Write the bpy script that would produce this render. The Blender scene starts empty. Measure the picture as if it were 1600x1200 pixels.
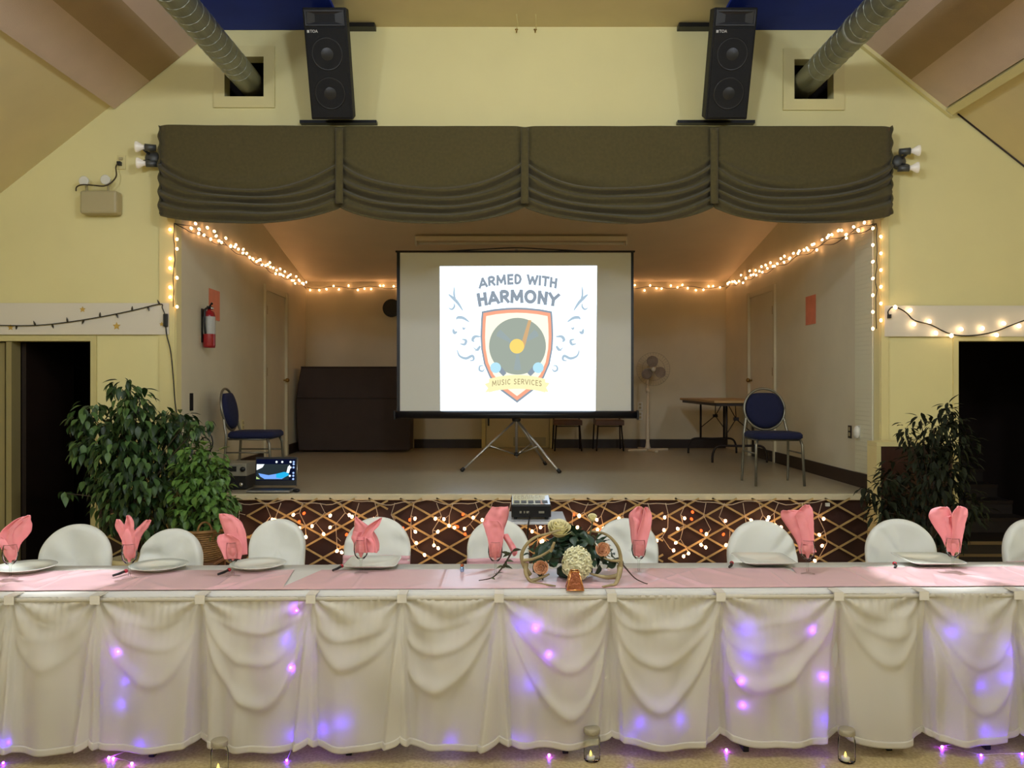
import bpy, math, random
from mathutils import Vector, Matrix, Euler, noise
SC = bpy.context.scene
COL = SC.collection
PI = math.pi
# ------------------------------------------------------------------ camera, world, light, exposure
F, ZC = 1300.0, 1.73
cam_d = bpy.data.cameras.new('camera'); cam_d.sensor_width = 36; cam_d.lens = 36*F/1600
cam = bpy.data.objects.new('camera', cam_d); COL.objects.link(cam)
cam.location = (0, 0, ZC); cam.rotation_euler = (PI/2, 0, 0); cam_d.clip_start = .05
SC.camera = cam
SC.view_settings.view_transform = 'Standard'; SC.view_settings.look = 'None'
SC.view_settings.gamma = 1; SC.view_settings.use_curve_mapping = False
SC.view_settings.exposure = 0.08
world = bpy.data.worlds.new('world'); SC.world = world; world.use_nodes = True
world.node_tree.nodes['Background'].inputs[0].default_value = (.02, .018, .013, 1)
def yS(x): return 4.19+.02*x
XC = .15                                   # the hall's own centre line
def lamp(name, loc, power, r=.16, col=(.75, .835, 1)):   # hanging globe lamps of the hall
    l = bpy.data.lights.new(name, 'POINT'); l.energy = power; l.shadow_soft_size = r; l.color = col
    o = bpy.data.objects.new(name, l); COL.objects.link(o); o.location = loc
for x, y, z, p in ((XC, 2.9, 4.3, 150), (XC, -1.8, 4.3, 130), (XC-3.1, 1.8, 3.8, 105), (XC+3.1, 1.8, 3.8, 105), (XC-3.1, -2.8, 3.8, 90), (XC+3.1, -2.8, 3.8, 90)):
    lamp('globe_lamp', (x, y, z), p*1.05)
def spot(name, loc, target, power, size, col=(.9, .94, 1)):
    l = bpy.data.lights.new(name, 'SPOT'); l.energy = power; l.spot_size = size; l.spot_blend = .5; l.shadow_soft_size = .03; l.color = col
    o = bpy.data.objects.new(name, l); COL.objects.link(o); o.location = loc
    d = Vector(target)-Vector(loc); o.rotation_euler = d.to_track_quat('-Z', 'Y').to_euler()
for x in (-2.72, -2.2, 2.12, 2.62):        # added unseen spots that whiten the runner at both table ends
    spot('added_runner_spot', (x, 4.75, 4.1), (x, yS(x), .75), 560, math.radians(10.5))

# ------------------------------------------------------------------ helpers
def W(u, v, Y): return Vector(((u-800)*Y/F, Y, ZC-(v-600)*Y/F))
def lin(c): return tuple((x/255/12.92 if x/255 <= .04045 else ((x/255+.055)/1.055)**2.4) for x in c)
def fbm(x, y=0, z=0): return noise.noise((x, y, z))
def sm(a, b, x):
    t = max(0, min(1, (x-a)/(b-a))); return t*t*(3-2*t)
MATS = {}
def mat(name, rgb, rough=.6, metal=0, var=0, vscale=8, bump=0, bscale=60, sheen=0, coat=0, spec=.5, emit=None, estr=0, trans=0, translucent=0, alpha=1, stretch=None, rgb2=None):
    if name in MATS: return MATS[name]
    m = bpy.data.materials.new(name); m.use_nodes = True; MATS[name] = m
    nt = m.node_tree; N = nt.nodes; L = nt.links; b = N['Principled BSDF']
    c = lin(rgb); b.inputs['Base Color'].default_value = (*c, 1)
    b.inputs['Roughness'].default_value = rough; b.inputs['Metallic'].default_value = metal
    b.inputs['Specular IOR Level'].default_value = spec
    b.inputs['Sheen Weight'].default_value = sheen; b.inputs['Coat Weight'].default_value = coat
    b.inputs['Transmission Weight'].default_value = trans
    if emit: b.inputs['Emission Color'].default_value = (*lin(emit), 1); b.inputs['Emission Strength'].default_value = estr
    if var or bump:
        tc = N.new('ShaderNodeTexCoord'); mp = N.new('ShaderNodeMapping'); L.new(tc.outputs['Object'], mp.inputs[0])
        if stretch: mp.inputs['Scale'].default_value = stretch
    if var:
        n = N.new('ShaderNodeTexNoise'); n.inputs['Scale'].default_value = vscale; n.inputs['Detail'].default_value = 5
        L.new(mp.outputs[0], n.inputs['Vector'])
        r = N.new('ShaderNodeMapRange'); r.inputs[1].default_value = .3; r.inputs[2].default_value = .7
        L.new(n.outputs[0], r.inputs[0])
        mx = N.new('ShaderNodeMix'); mx.data_type = 'RGBA'; L.new(r.outputs[0], mx.inputs['Factor'])
        c2 = lin(rgb2) if rgb2 else tuple(x*(1-var) for x in c)
        mx.inputs['A'].default_value = (*c, 1); mx.inputs['B'].default_value = (*c2, 1)
        L.new(mx.outputs['Result'], b.inputs['Base Color'])
    if bump:
        n2 = N.new('ShaderNodeTexNoise'); n2.inputs['Scale'].default_value = bscale; n2.inputs['Detail'].default_value = 3
        L.new(mp.outputs[0], n2.inputs['Vector'])
        bp = N.new('ShaderNodeBump'); bp.inputs['Strength'].default_value = bump; bp.inputs['Distance'].default_value = .01
        L.new(n2.outputs[0], bp.inputs['Height']); L.new(bp.outputs[0], b.inputs['Normal'])
    if translucent:
        t = N.new('ShaderNodeBsdfTranslucent'); t.inputs[0].default_value = (*c, 1)
        ms = N.new('ShaderNodeMixShader'); ms.inputs[0].default_value = translucent
        out = N['Material Output']; L.new(b.outputs[0], ms.inputs[1]); L.new(t.outputs[0], ms.inputs[2]); L.new(ms.outputs[0], out.inputs[0])
    return m
def glow(name, rgb, s):
    if name in MATS: return MATS[name]
    m = bpy.data.materials.new(name); m.use_nodes = True; MATS[name] = m
    nt = m.node_tree; nt.nodes.clear()
    e = nt.nodes.new('ShaderNodeEmission'); e.inputs[0].default_value = (*lin(rgb), 1); e.inputs[1].default_value = s
    o = nt.nodes.new('ShaderNodeOutputMaterial'); nt.links.new(e.outputs[0], o.inputs[0]); return m
def glassmat(name='clear_glass', rgb=(250, 252, 250), rough=.02):
    if name in MATS: return MATS[name]
    m = bpy.data.materials.new(name); m.use_nodes = True; MATS[name] = m
    nt = m.node_tree; nt.nodes.clear()
    t = nt.nodes.new('ShaderNodeBsdfTransparent'); t.inputs[0].default_value = (*lin(rgb), 1)
    g = nt.nodes.new('ShaderNodeBsdfGlossy'); g.inputs['Roughness'].default_value = rough
    fr = nt.nodes.new('ShaderNodeLayerWeight'); fr.inputs[0].default_value = .12
    ms = nt.nodes.new('ShaderNodeMixShader'); o = nt.nodes.new('ShaderNodeOutputMaterial')
    nt.links.new(fr.outputs['Fresnel'], ms.inputs[0]); nt.links.new(t.outputs[0], ms.inputs[1]); nt.links.new(g.outputs[0], ms.inputs[2]); nt.links.new(ms.outputs[0], o.inputs[0])
    return m

def wloc(o):
    p = Vector((0, 0, 0))
    while o is not None: p = p+o.location; o = o.parent
    return p
def tag(o, label=None, cat=None, group=None, kind=None):
    if label: o['label'] = label
    if cat: o['category'] = cat
    if group: o['group'] = group
    if kind: o['kind'] = kind
    return o
def thing(name, label, cat, loc=(0, 0, 0), group=None):
    o = bpy.data.objects.new(name, None); COL.objects.link(o); o.location = loc; o.empty_display_size = .1
    return tag(o, label, cat, group)
def link(name, me, parent=None, loc=(0, 0, 0), rot=None, scale=None):
    o = bpy.data.objects.new(name, me); COL.objects.link(o)
    if parent is not None: o.parent = parent
    o.location = loc
    if rot is not None: o.rotation_euler = rot
    if scale is not None: o.scale = scale if hasattr(scale, '__len__') else (scale,)*3
    return o
class MB:
    def __init__(s): s.v = []; s.f = []; s.sm = []
    def add(s, vs, fs, smooth=False):
        b = len(s.v); s.v += [Vector(p) for p in vs]; s.f += [tuple(b+i for i in f) for f in fs]; s.sm += [smooth]*len(fs); return s
    def box(s, x0, x1, y0, y1, z0, z1, rot=None, about=None):
        vs = [Vector((x, y, z)) for z in (z0, z1) for y in (y0, y1) for x in (x0, x1)]
        if rot is not None:
            a = Vector(about) if about is not None else Vector(((x0+x1)/2, (y0+y1)/2, (z0+z1)/2))
            vs = [a+rot@(p-a) for p in vs]
        return s.add(vs, [(0, 2, 3, 1), (4, 5, 7, 6), (0, 1, 5, 4), (2, 6, 7, 3), (0, 4, 6, 2), (1, 3, 7, 5)])
    def tube(s, pts, r, n=8, cap=True, flat=1):
        pts = [Vector(p) for p in pts]; m = len(pts)
        rr = r if hasattr(r, '__len__') else [r]*m
        vs = []; t0 = (pts[1]-pts[0]).normalized()
        up = Vector((0, 0, 1)) if abs(t0.z) < .9 else Vector((1, 0, 0))
        a = t0.cross(up).normalized()
        for i in range(m):
            t = (pts[min(i+1, m-1)]-pts[max(i-1, 0)]).normalized()
            a = (a-t*a.dot(t)); a = a.normalized() if a.length > 1e-6 else t.orthogonal().normalized()
            b = t.cross(a)
            for k in range(n):
                q = 2*PI*k/n; vs.append(pts[i]+(a*math.cos(q)+b*math.sin(q)*flat)*rr[i])
        fs = [(i*n+k, i*n+(k+1) % n, (i+1)*n+(k+1) % n, (i+1)*n+k) for i in range(m-1) for k in range(n)]
        s.add(vs, fs, True)
        if cap: s.add(vs[:n], [tuple(range(n-1, -1, -1))]); s.add(vs[-n:], [tuple(range(n))])
        return s
    def cyl(s, p0, p1, r0, r1=None, n=16): return s.tube([p0, p1], [r0, r1 if r1 is not None else r0], n)
    def lathe(s, prof, c=(0, 0, 0), n=24, axis='z', cap=True):
        c = Vector(c); vs = []
        for r, h in prof:
            for k in range(n):
                q = 2*PI*k/n; x, y = r*math.cos(q), r*math.sin(q)
                vs.append(c+(Vector((x, y, h)) if axis == 'z' else Vector((x, h, y)) if axis == 'y' else Vector((h, x, y))))
        fs = [(i*n+k, i*n+(k+1) % n, (i+1)*n+(k+1) % n, (i+1)*n+k) for i in range(len(prof)-1) for k in range(n)]
        s.add(vs, fs, True)
        if cap:
            if prof[0][0] > 1e-5: s.add(vs[:n], [tuple(range(n-1, -1, -1))])
            if prof[-1][0] > 1e-5: s.add(vs[-n:], [tuple(range(n))])
        return s
    def ball(s, c, r, sc=(1, 1, 1), n=12):
        pr = [(math.sin(PI*i/n), -math.cos(PI*i/n)) for i in range(n+1)]; c = Vector(c); vs = []; m = n+4
        for a, h in pr:
            for k in range(m):
                q = 2*PI*k/m; vs.append(c+Vector((a*math.cos(q)*r*sc[0], a*math.sin(q)*r*sc[1], h*r*sc[2])))
        return s.add(vs, [(i*m+k, i*m+(k+1) % m, (i+1)*m+(k+1) % m, (i+1)*m+k) for i in range(n) for k in range(m)], True)
    def grid(s, fn, nu, nv, smooth=True):
        vs = [fn(i/nu, j/nv) for j in range(nv+1) for i in range(nu+1)]
        return s.add(vs, [(j*(nu+1)+i, j*(nu+1)+i+1, (j+1)*(nu+1)+i+1, (j+1)*(nu+1)+i) for j in range(nv) for i in range(nu)], smooth)
    def prism(s, pts, d):                     # closed outline pushed along d
        n = len(pts); d = Vector(d); a = [Vector(p) for p in pts]
        s.add(a, [tuple(range(n))]); s.add([p+d for p in a], [tuple(range(n-1, -1, -1))])
        return s.add(a+[p+d for p in a], [(i, i+n, (i+1) % n+n, (i+1) % n) for i in range(n)])
    def mesh(s, name, m, off=Vector((0, 0, 0))):
        me = bpy.data.meshes.new(name); me.from_pydata([p-off for p in s.v], [], s.f)
        me.polygons.foreach_set('use_smooth', s.sm); me.materials.append(m)
        me.update(); return me
    def build(s, name, m, parent=None, bevel=0, solid=0, kind=None, label=None, local=False):
        off = Vector((0, 0, 0)) if (parent is None or local) else wloc(parent)
        o = link(name, s.mesh(name, m, off), parent)
        import bmesh
        bm = bmesh.new(); bm.from_mesh(o.data); bmesh.ops.remove_doubles(bm, verts=bm.verts, dist=1e-5)
        bmesh.ops.recalc_face_normals(bm, faces=bm.faces); bm.to_mesh(o.data); bm.free()
        if bevel:
            b = o.modifiers.new('bevel', 'BEVEL'); b.width = bevel; b.segments = 2; b.limit_method = 'ANGLE'
        if solid:
            b = o.modifiers.new('solid', 'SOLIDIFY'); b.thickness = solid; b.offset = 0
        if kind: o['kind'] = kind
        if label: o['label'] = label
        return o
def struct(name, mb, m, parent=None, **k): return mb.build(name, m, parent, kind='structure', **k)
def bx(*a, **k): return MB().box(*a, **k)
def place(o):                                 # put an unparented mesh's origin at its own base
    me = o.data; vs = [v.co.copy() for v in me.vertices]
    c = Vector((sum(v.x for v in vs)/len(vs), sum(v.y for v in vs)/len(vs), min(v.z for v in vs)))
    me.transform(Matrix.Translation(-c)); o.location = c; return o
def copy_tree(o, parent=None):
    c = o.copy(); COL.objects.link(c); c.parent = parent
    for ch in list(o.children): copy_tree(ch, c)
    return c
def smooth_path(pts, n=6):                    # Catmull-Rom through 3-D points
    pts = [Vector(p) for p in pts]; out = []
    for i in range(len(pts)-1):
        p0, p1, p2, p3 = pts[max(i-1, 0)], pts[i], pts[i+1], pts[min(i+2, len(pts)-1)]
        for k in range(n):
            t = k/n; out.append(.5*((2*p1)+(p2-p0)*t+(2*p0-5*p1+4*p2-p3)*t*t+(3*p1-p0-3*p2+p3)*t**3))
    return out+[pts[-1]]
def text_mesh(txt, size, bold=0, spacing=1.0):
    c = bpy.data.curves.new('lettering', 'FONT'); c.body = txt; c.size = size; c.offset = bold; c.align_x = 'CENTER'; c.space_character = spacing; c.resolution_u = 3
    o = bpy.data.objects.new('lettering', c); COL.objects.link(o); bpy.context.view_layer.update()
    dg = bpy.context.evaluated_depsgraph_get(); me = bpy.data.meshes.new_from_object(o.evaluated_get(dg))
    bpy.data.objects.remove(o); bpy.data.curves.remove(c); return me
# ------------------------------------------------------------------ materials of the place
m_wall = mat('cream_wall_paint', (232, 222, 160), .65, var=.05, vscale=2, bump=.04, bscale=90)
m_stagewall = mat('stage_wall_paint', (220, 211, 180), .6, var=.07, vscale=2.5)
m_trim = mat('cream_gloss_trim', (224, 212, 150), .45)
m_case2 = mat('olive_cream_casing', (208, 196, 136), .5); m_sttrim = mat('stage_door_trim', (208, 199, 164), .5); m_darktrim = mat('dark_olive_door_frame', (150, 138, 92), .55)  # left door frame and side panel a darker olive than the casings
m_ceil = mat('cream_ceiling_board', (226, 210, 158), .8, var=.06, vscale=3, bump=.1, bscale=120)
m_pink = mat('dusty_pink_ceiling_panel', (214, 190, 164), .9, bump=.3, bscale=150, var=.06, vscale=5)
m_tan = mat('tan_ceiling_panel', (178, 152, 112), .9, bump=.3, bscale=150, var=.06, vscale=5)
m_blue = mat('navy_ceiling_panel', (20, 54, 165), .8, var=.2, vscale=3)
m_stceil = mat('stage_ceiling_paint', (236, 224, 198), .8, var=.05, vscale=3)
m_floor = mat('speckled_tan_vinyl', (190, 172, 122), .35, var=.3, vscale=70, rgb2=(150, 128, 78))
m_stfloor = mat('grey_stage_vinyl', (178, 170, 144), .28, var=.12, vscale=14, spec=.8)
m_nose = mat('pale_stage_nosing', (214, 206, 170), .35, var=.1, vscale=6)
m_brown = mat('dark_brown_stage_front', (52, 24, 16), .6, var=.25, vscale=6)
m_base = mat('dark_brown_baseboard', (44, 30, 20), .5)
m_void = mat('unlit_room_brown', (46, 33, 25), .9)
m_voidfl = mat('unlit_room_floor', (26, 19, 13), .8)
m_galv = mat('galvanised_steel', (178, 182, 166), .35, metal=.45, var=.3, vscale=9, stretch=(1, .4, 1))
m_black = mat('black_plastic', (20, 20, 20), .45)
m_blackm = mat('black_metal', (18, 17, 17), .4, metal=.3)
m_white = mat('white_plastic', (224, 222, 206), .4)
m_chrome = mat('chrome', (200, 200, 198), .2, metal=1)
m_brass = mat('aged_brass', (150, 118, 60), .35, metal=.9)
m_wood = mat('brown_wood', (112, 72, 40), .45, var=.4, vscale=6, stretch=(1, 8, 1))

YW, YB, ST = 7.27, 12.36, .78                 # proscenium wall, stage back wall, stage floor height
K = YW/F
def wx(u): return (u-800)*K
def wz(v): return ZC-(v-600)*K
# ------------------------------------------------------------------ floors
struct('floor', bx(-6, 6.3, -6, YW+2.6, -.12, 0), m_floor)
# ------------------------------------------------------------------ proscenium wall with its openings
LX0, LX1, RX0, RX1, DZ = -4.62, wx(143), wx(1496), 5.0, wz(533)
SX0, SX1 = wx(275), wx(1375)
HL = (wx(352), wx(413), wz(152), wz(90)); HR = (wx(1240), wx(1301), wz(156), wz(94))
opens = [(LX0, LX1, 0, DZ), (RX0, RX1, 0, DZ), (SX0, SX1, .0, 3.55), HL, HR]
xs = sorted({-6.0, 6.3}|{o[0] for o in opens}|{o[1] for o in opens}); zs = sorted({0.0, 5.1}|{o[2] for o in opens}|{o[3] for o in opens})
w = MB()
def is_open(x, z): return any(o[0] < x < o[1] and o[2] < z < o[3] for o in opens)
for j in range(len(zs)-1):
    i = 0
    while i < len(xs)-1:
        zc = (zs[j]+zs[j+1])/2
        if is_open((xs[i]+xs[i+1])/2, zc): i += 1; continue
        k = i
        while k+1 < len(xs)-1 and not is_open((xs[k+1]+xs[k+2])/2, zc): k += 1
        w.box(xs[i], xs[k+1], YW, YW+.12, zs[j], zs[j+1]); i = k+1
wall_front = struct('wall_front', w, m_wall)
# hall shell behind the camera
KS = .79; XF, ZF = 2.78, 4.85                 # flat part of the vault and its slope
def zs_(X): return ZF-(abs(X)-XF)*KS
struct('wall_left', bx(-6.12, -6, -6, YW, 0, 2.5), m_wall)
struct('wall_right', bx(6.3, 6.42, -6, YW, 0, 2.5), m_wall)
struct('wall_back', bx(-6.12, 6.42, -6.12, -6, 0, 5.1), m_wall)
c = MB(); c.box(XC-XF, XC+XF, -6, YW, ZF, ZF+.1); ceiling = struct('ceiling', c, m_ceil)
for s in (-1, 1):
    a = MB(); x0, x1 = XC+s*XF, XC+s*6.25
    pts = [(x0, -6, ZF), (x1, -6, zs_(6.25)), (x1, -6, zs_(6.25)+.15), (x0, -6, ZF+.15)]
    a.prism(pts, (0, YW+6, 0)); struct('ceiling_slope', a, m_ceil, ceiling)
    # acoustic panels lie proud of the slope, in bands that run down the hall
    nrm = Vector((-s*KS, 0, -1)).normalized()
    for (xa, xb, mm) in ((3.646, 3.34, m_pink), (3.34, 3.075, m_tan), (3.075, 2.79, m_pink)):
        y = -5.8
        while y < YW-.01:
            y1 = YW-.004
            q = [Vector((XC+s*X, y, zs_(X))) for X in (xa, xb)]
            p = MB(); p.prism([q[0], q[1], q[1]+nrm*.045, q[0]+nrm*.045], (0, y1-y-.004, 0))
            p.build('acoustic_panel', mm, ceiling, kind='structure'); y = y1
    y = -5.8
    while y < YW-.01:
        y1 = min(y+1.22, YW-.004)
        p = bx(*sorted((XC+s*1.62, XC+s*2.74)), y, y1-.004, ZF-.03, ZF-.001); p.build('navy_panel', m_blue, ceiling, kind='structure'); y = y1
# trim on the right slope: one batten down the wall line, one along the hall
def slope_batten(name, X0, X1, Y0, Y1, th, wd, s=1):
    nrm = Vector((-s*KS, 0, -1)).normalized(); al = Vector((s, 0, -KS)).normalized()
    p = MB()
    if abs(X0-X1) > .01:
        a, b = Vector((XC+s*X0, Y0, zs_(X0))), Vector((XC+s*X1, Y0, zs_(X1)))
        p.prism([a, b, b+nrm*th, a+nrm*th], (0, Y1-Y0, 0))
    else:
        a = Vector((XC+s*X0, Y0, zs_(X0))); b = a+al*wd
        p.prism([a, b, b+nrm*th, a+nrm*th], (0, Y1-Y0, 0))
    return struct(name, p, m_trim)
slope_batten('trim_1', 2.8, 3.72, YW-.05, YW-.004, .075, 0)
slope_batten('trim_2', 3.655, 3.655, -5.8, YW-.06, .07, .07)
g = MB(); a, b = Vector((XC+3.74, YW-.012, zs_(3.74)-.004)), Vector((XC+6, YW-.012, zs_(6)-.004)); g.tube([a, b], .008, 6); struct('trim_3', g, m_base)  # dark strip stands in for the dark gap between slope and wall

# ------------------------------------------------------------------ stage: platform, walls, sloping ceiling
SLX, SRX = -3.06, 3.176                       # where the side walls meet the back wall
stage = struct('floor_stage', bx(-3.28, 3.4, YW-.06, YB+.1, ST-.05, ST), m_stfloor)
struct('trim_4', bx(SX0+.005, SX1-.005, YW-.1, YW-.055, ST-.052, ST+.002), m_nose, bevel=.008)
struct('wall_stage_front', bx(-3.585, 3.84, YW-.05, YW-.004, 0, ST-.055), m_brown)
def zc_(Y): return 3.25+.17*(YB-Y)
lw = MB(); lw.prism([(SX0, YW+.121, ST), (SLX, YB, ST), (SLX-.12, YB, ST), (SX0-.12, YW+.121, ST)], (0, 0, 3.5)); wall_sl = struct('wall_stage_left', lw, m_stagewall)
rw = MB(); rw.prism([(SX1, YW+.121, ST), (SRX, YB, ST), (SRX+.12, YB, ST), (SX1+.12, YW+.121, ST)], (0, 0, 3.5)); wall_sr = struct('wall_stage_right', rw, m_stagewall)
wall_sb = struct('wall_stage_back', bx(-3.3, 3.4, YB, YB+.1, ST, 4.3), m_stagewall)
sc = MB(); sc.prism([(-3.4, YW+.121, zc_(YW)), (-3.4, YB+.1, zc_(YB+.1)), (-3.4, YB+.1, zc_(YB)+.1), (-3.4, YW+.121, zc_(YW)+.1)], (6.9, 0, 0)); struct('ceiling_stage', sc, m_stceil)
def slx(Y): return SX0+(SLX-SX0)*(Y-YW-.121)/(YB-YW-.121)
def srx(Y): return SX1+(SRX-SX1)*(Y-YW-.121)/(YB-YW-.121)
# baseboards
struct('baseboard_back', bx(-1.45, -.42, YB-.018, YB, ST, ST+.13), m_base)
struct('baseboard_back', bx(.62, SRX-.005, YB-.018, YB, ST, ST+.13), m_base)
p = MB(); p.prism([(srx(YW+.13)-.001, YW+.13, ST), (srx(11.0)-.001, 11.0, ST), (srx(11.0)-.02, 11.0, ST), (srx(YW+.13)-.02, YW+.13, ST)], (0, 0, .13)); struct('baseboard_right', p, m_base)
p = MB(); p.prism([(slx(YW+.13)+.001, YW+.13, ST), (slx(10.0)+.001, 10.0, ST), (slx(10.0)+.02, 10.0, ST), (slx(YW+.13)+.02, YW+.13, ST)], (0, 0, .13)); struct('baseboard_left', p, m_base)
p = MB(); p.prism([(slx(11.15)+.001, 11.15, ST), (slx(YB)+.001, YB, ST), (slx(YB)+.02, YB, ST), (slx(11.15)+.02, 11.15, ST)], (0, 0, .13)); struct('baseboard_left', p, m_base)
# doors in the stage side walls
def side_door(fx, s, name, Y0, Y1):
    d = tag(bpy.data.objects.new(name, None), kind='structure'); COL.objects.link(d); d.location = (fx(Y0), Y0, ST)
    zt = ST+2.16
    def q(Ya, Yb, o): return [(fx(Ya)+s*.002, Ya), (fx(Yb)+s*.002, Yb), (fx(Yb)+s*o, Yb), (fx(Ya)+s*o, Ya)]
    def pr(Ya, Yb, o, z0, z1, nm, m):
        b = MB(); b.prism([(x, y, z0) for x, y in q(Ya, Yb, o)], (0, 0, z1-z0)); return b.build(nm, m, d)
    pr(Y0+.06, Y1-.06, .012, ST+.01, zt-.06, 'door_panel', m_stagewall)
    pr(Y0, Y0+.06, .03, ST, zt, 'door_frame', m_sttrim); pr(Y1-.07, Y1, .045, ST, zt, 'door_frame', m_sttrim); pr(Y0+.06, Y1-.07, .03, zt-.07, zt, 'door_frame', m_sttrim)
    k = MB(); x = fx(Y1-.12)+s*.012; k.tube([(x, Y1-.14, ST+1.0), (x+s*.03, Y1-.14, ST+1.0)], .012, 10); k.ball((x+s*.05, Y1-.14, ST+1.0), .028); k.build('door_knob', m_brass, d)
    for z in (ST+.3, ST+1.1, ST+1.85):
        h = MB(); x = fx(Y0+.06)+s*.012; h.cyl((x+s*.012, Y0+.065, z-.05), (x+s*.012, Y0+.065, z+.05), .009, n=8); h.build('hinge', m_brass, d)
side_door(slx, 1, 'door_1', 10.05, 11.12); side_door(srx, -1, 'door_2', 10.05, 11.15)
h = MB(); x = slx(7.62); h.box(x, x+.012, 7.59, 7.65, wz(640)-.02, wz(640)+.14); h.build('hinge', m_blackm, wall_sl)
# low cupboard door in the back wall, behind the screen
d = tag(bpy.data.objects.new('door_3', None), kind='structure'); COL.objects.link(d); d.location = (.1, YB, ST)
bx(-.38, .55, YB-.02, YB-.002, ST+.01, ST+1.95).build('door_panel', mat('pale_door_paint', (226, 214, 172), .5), d)
bx(-.45, -.39, YB-.035, YB-.002, ST, ST+2.0).build('door_frame', m_trim, d); bx(.56, .62, YB-.035, YB-.002, ST, ST+2.0).build('door_frame', m_trim, d)
bx(-.36, -.335, YB-.03, YB-.018, ST+.33, ST+.45).build('hinge', m_blackm, d)
bx(.02, .5, YB-.028, YB-.018, ST+.03, ST+.16).build('kick_plate', mat('grey_kick_plate', (190, 182, 150), .4), d)
# pale pin-board strip at the mouth of the right stage wall, jamb trims at the stage mouth
m_strip = mat('pale_ribbed_board', (226, 222, 190), .6)
ps = MB()
for i in range(60):
    z = ST+.14+i*.04; ps.box(SX1-.012, SX1-.002, YW+.13, YW+.5, z, z+.039)
ps.build('ribbed_strip', m_strip, wall_sr, kind='structure')
struct('trim_5', bx(wx(250), SX0-.003, YW-.018, YW, ST, 3.5), m_trim); struct('trim_6', bx(SX1+.003, wx(1387), YW-.018, YW, ST, 3.5), m_trim)
# door casings
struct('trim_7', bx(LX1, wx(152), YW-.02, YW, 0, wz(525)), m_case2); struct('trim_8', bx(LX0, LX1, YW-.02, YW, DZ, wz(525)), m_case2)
struct('trim_9', bx(wx(1488), RX0, YW-.02, YW, 0, wz(525)), m_trim); struct('trim_10', bx(RX0, RX1, YW-.02, YW, DZ, wz(525)), m_trim)
# duct hole casings with mitred corners
n = 11
for (x0, x1, z0, z1) in (HL, HR):
    e = .095
    for q in ([(x0-e, z0-e), (x1+e, z0-e), (x1, z0), (x0, z0)], [(x1+e, z0-e), (x1+e, z1+e), (x1, z1), (x1, z0)], [(x1+e, z1+e), (x0-e, z1+e), (x0, z1), (x1, z1)], [(x0-e, z1+e), (x0-e, z0-e), (x0, z0), (x0, z1)]):
        p = MB(); p.prism([(a, YW-.022, b) for a, b in q], (0, .02, 0)); struct('trim_%d' % n, p, m_trim); n += 1
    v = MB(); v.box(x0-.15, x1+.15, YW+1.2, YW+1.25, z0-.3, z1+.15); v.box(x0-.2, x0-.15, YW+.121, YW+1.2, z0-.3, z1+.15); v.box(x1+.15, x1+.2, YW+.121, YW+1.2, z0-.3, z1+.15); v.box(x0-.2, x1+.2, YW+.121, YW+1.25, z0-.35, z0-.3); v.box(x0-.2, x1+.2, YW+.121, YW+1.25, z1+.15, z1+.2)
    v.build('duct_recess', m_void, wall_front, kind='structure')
# unlit rooms beyond the two side doors
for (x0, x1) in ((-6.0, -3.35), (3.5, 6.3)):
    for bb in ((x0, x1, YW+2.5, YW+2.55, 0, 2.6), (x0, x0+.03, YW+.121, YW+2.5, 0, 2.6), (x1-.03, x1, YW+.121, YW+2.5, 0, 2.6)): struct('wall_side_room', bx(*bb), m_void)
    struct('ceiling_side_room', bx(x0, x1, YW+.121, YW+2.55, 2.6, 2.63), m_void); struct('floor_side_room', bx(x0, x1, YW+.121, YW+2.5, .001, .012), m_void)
# left door leaf standing open
d = tag(bpy.data.objects.new('door_4', None), kind='structure'); COL.objects.link(d); d.location = (wx(19), YW+.1, 0)
m_leaf = mat('dark_stained_door', (34, 22, 14), .5)
bx(wx(19), wx(19)+.04, YW+.14, YW+.95, .01, DZ-.01).build('door_panel', m_leaf, d)
lv = MB(); lv.tube([(wx(19)+.04, YW+.85, 1.03), (wx(19)+.1, YW+.85, 1.03), (wx(19)+.1, YW+.72, 1.03)], .01, 8); lv.build('lever_handle', m_chrome, d)
bx(wx(10), wx(19)-.003, YW-.005, YW+.13, .01, DZ-.005).build('door_frame', m_darktrim, d); bx(LX0+.005, wx(2), YW+.05, YW+.09, .01, DZ-.01).build('side_panel', m_darktrim, d)
bx(wx(2)+.003, wx(10)-.003, YW+.06, YW+.09, 1.75, 1.85).build('latch_plate', m_darktrim, d)
# steps going up in the right-hand room
d = thing('stair_flight', 'dark wooden steps with tan edges inside the dark right doorway', 'stairs', (4.4, YW+.6, 0))
m_tread = mat('dark_tread', (40, 30, 22), .6); m_edge = mat('worn_tan_edge', (120, 98, 62), .6)
bx(3.95, 4.98, YW+.3, YW+.75, .012, .3).build('landing', m_tread, d)
bx(3.95, 4.98, YW+.285, YW+.3, .27, .3).build('nosing', m_edge, d); bx(3.95, 4.98, YW+.285, YW+.3, .16, .185).build('nosing', m_edge, d)
for i in range(5):
    bx(3.92, 4.98, YW+.75+i*.26, YW+.75+(i+1)*.26, .012, .44+i*.13).build('step', m_tread, d)
    bx(3.92, 4.98, YW+.735+i*.26, YW+.75+i*.26, .41+i*.13, .44+i*.13).build('nosing', m_base, d)
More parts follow.
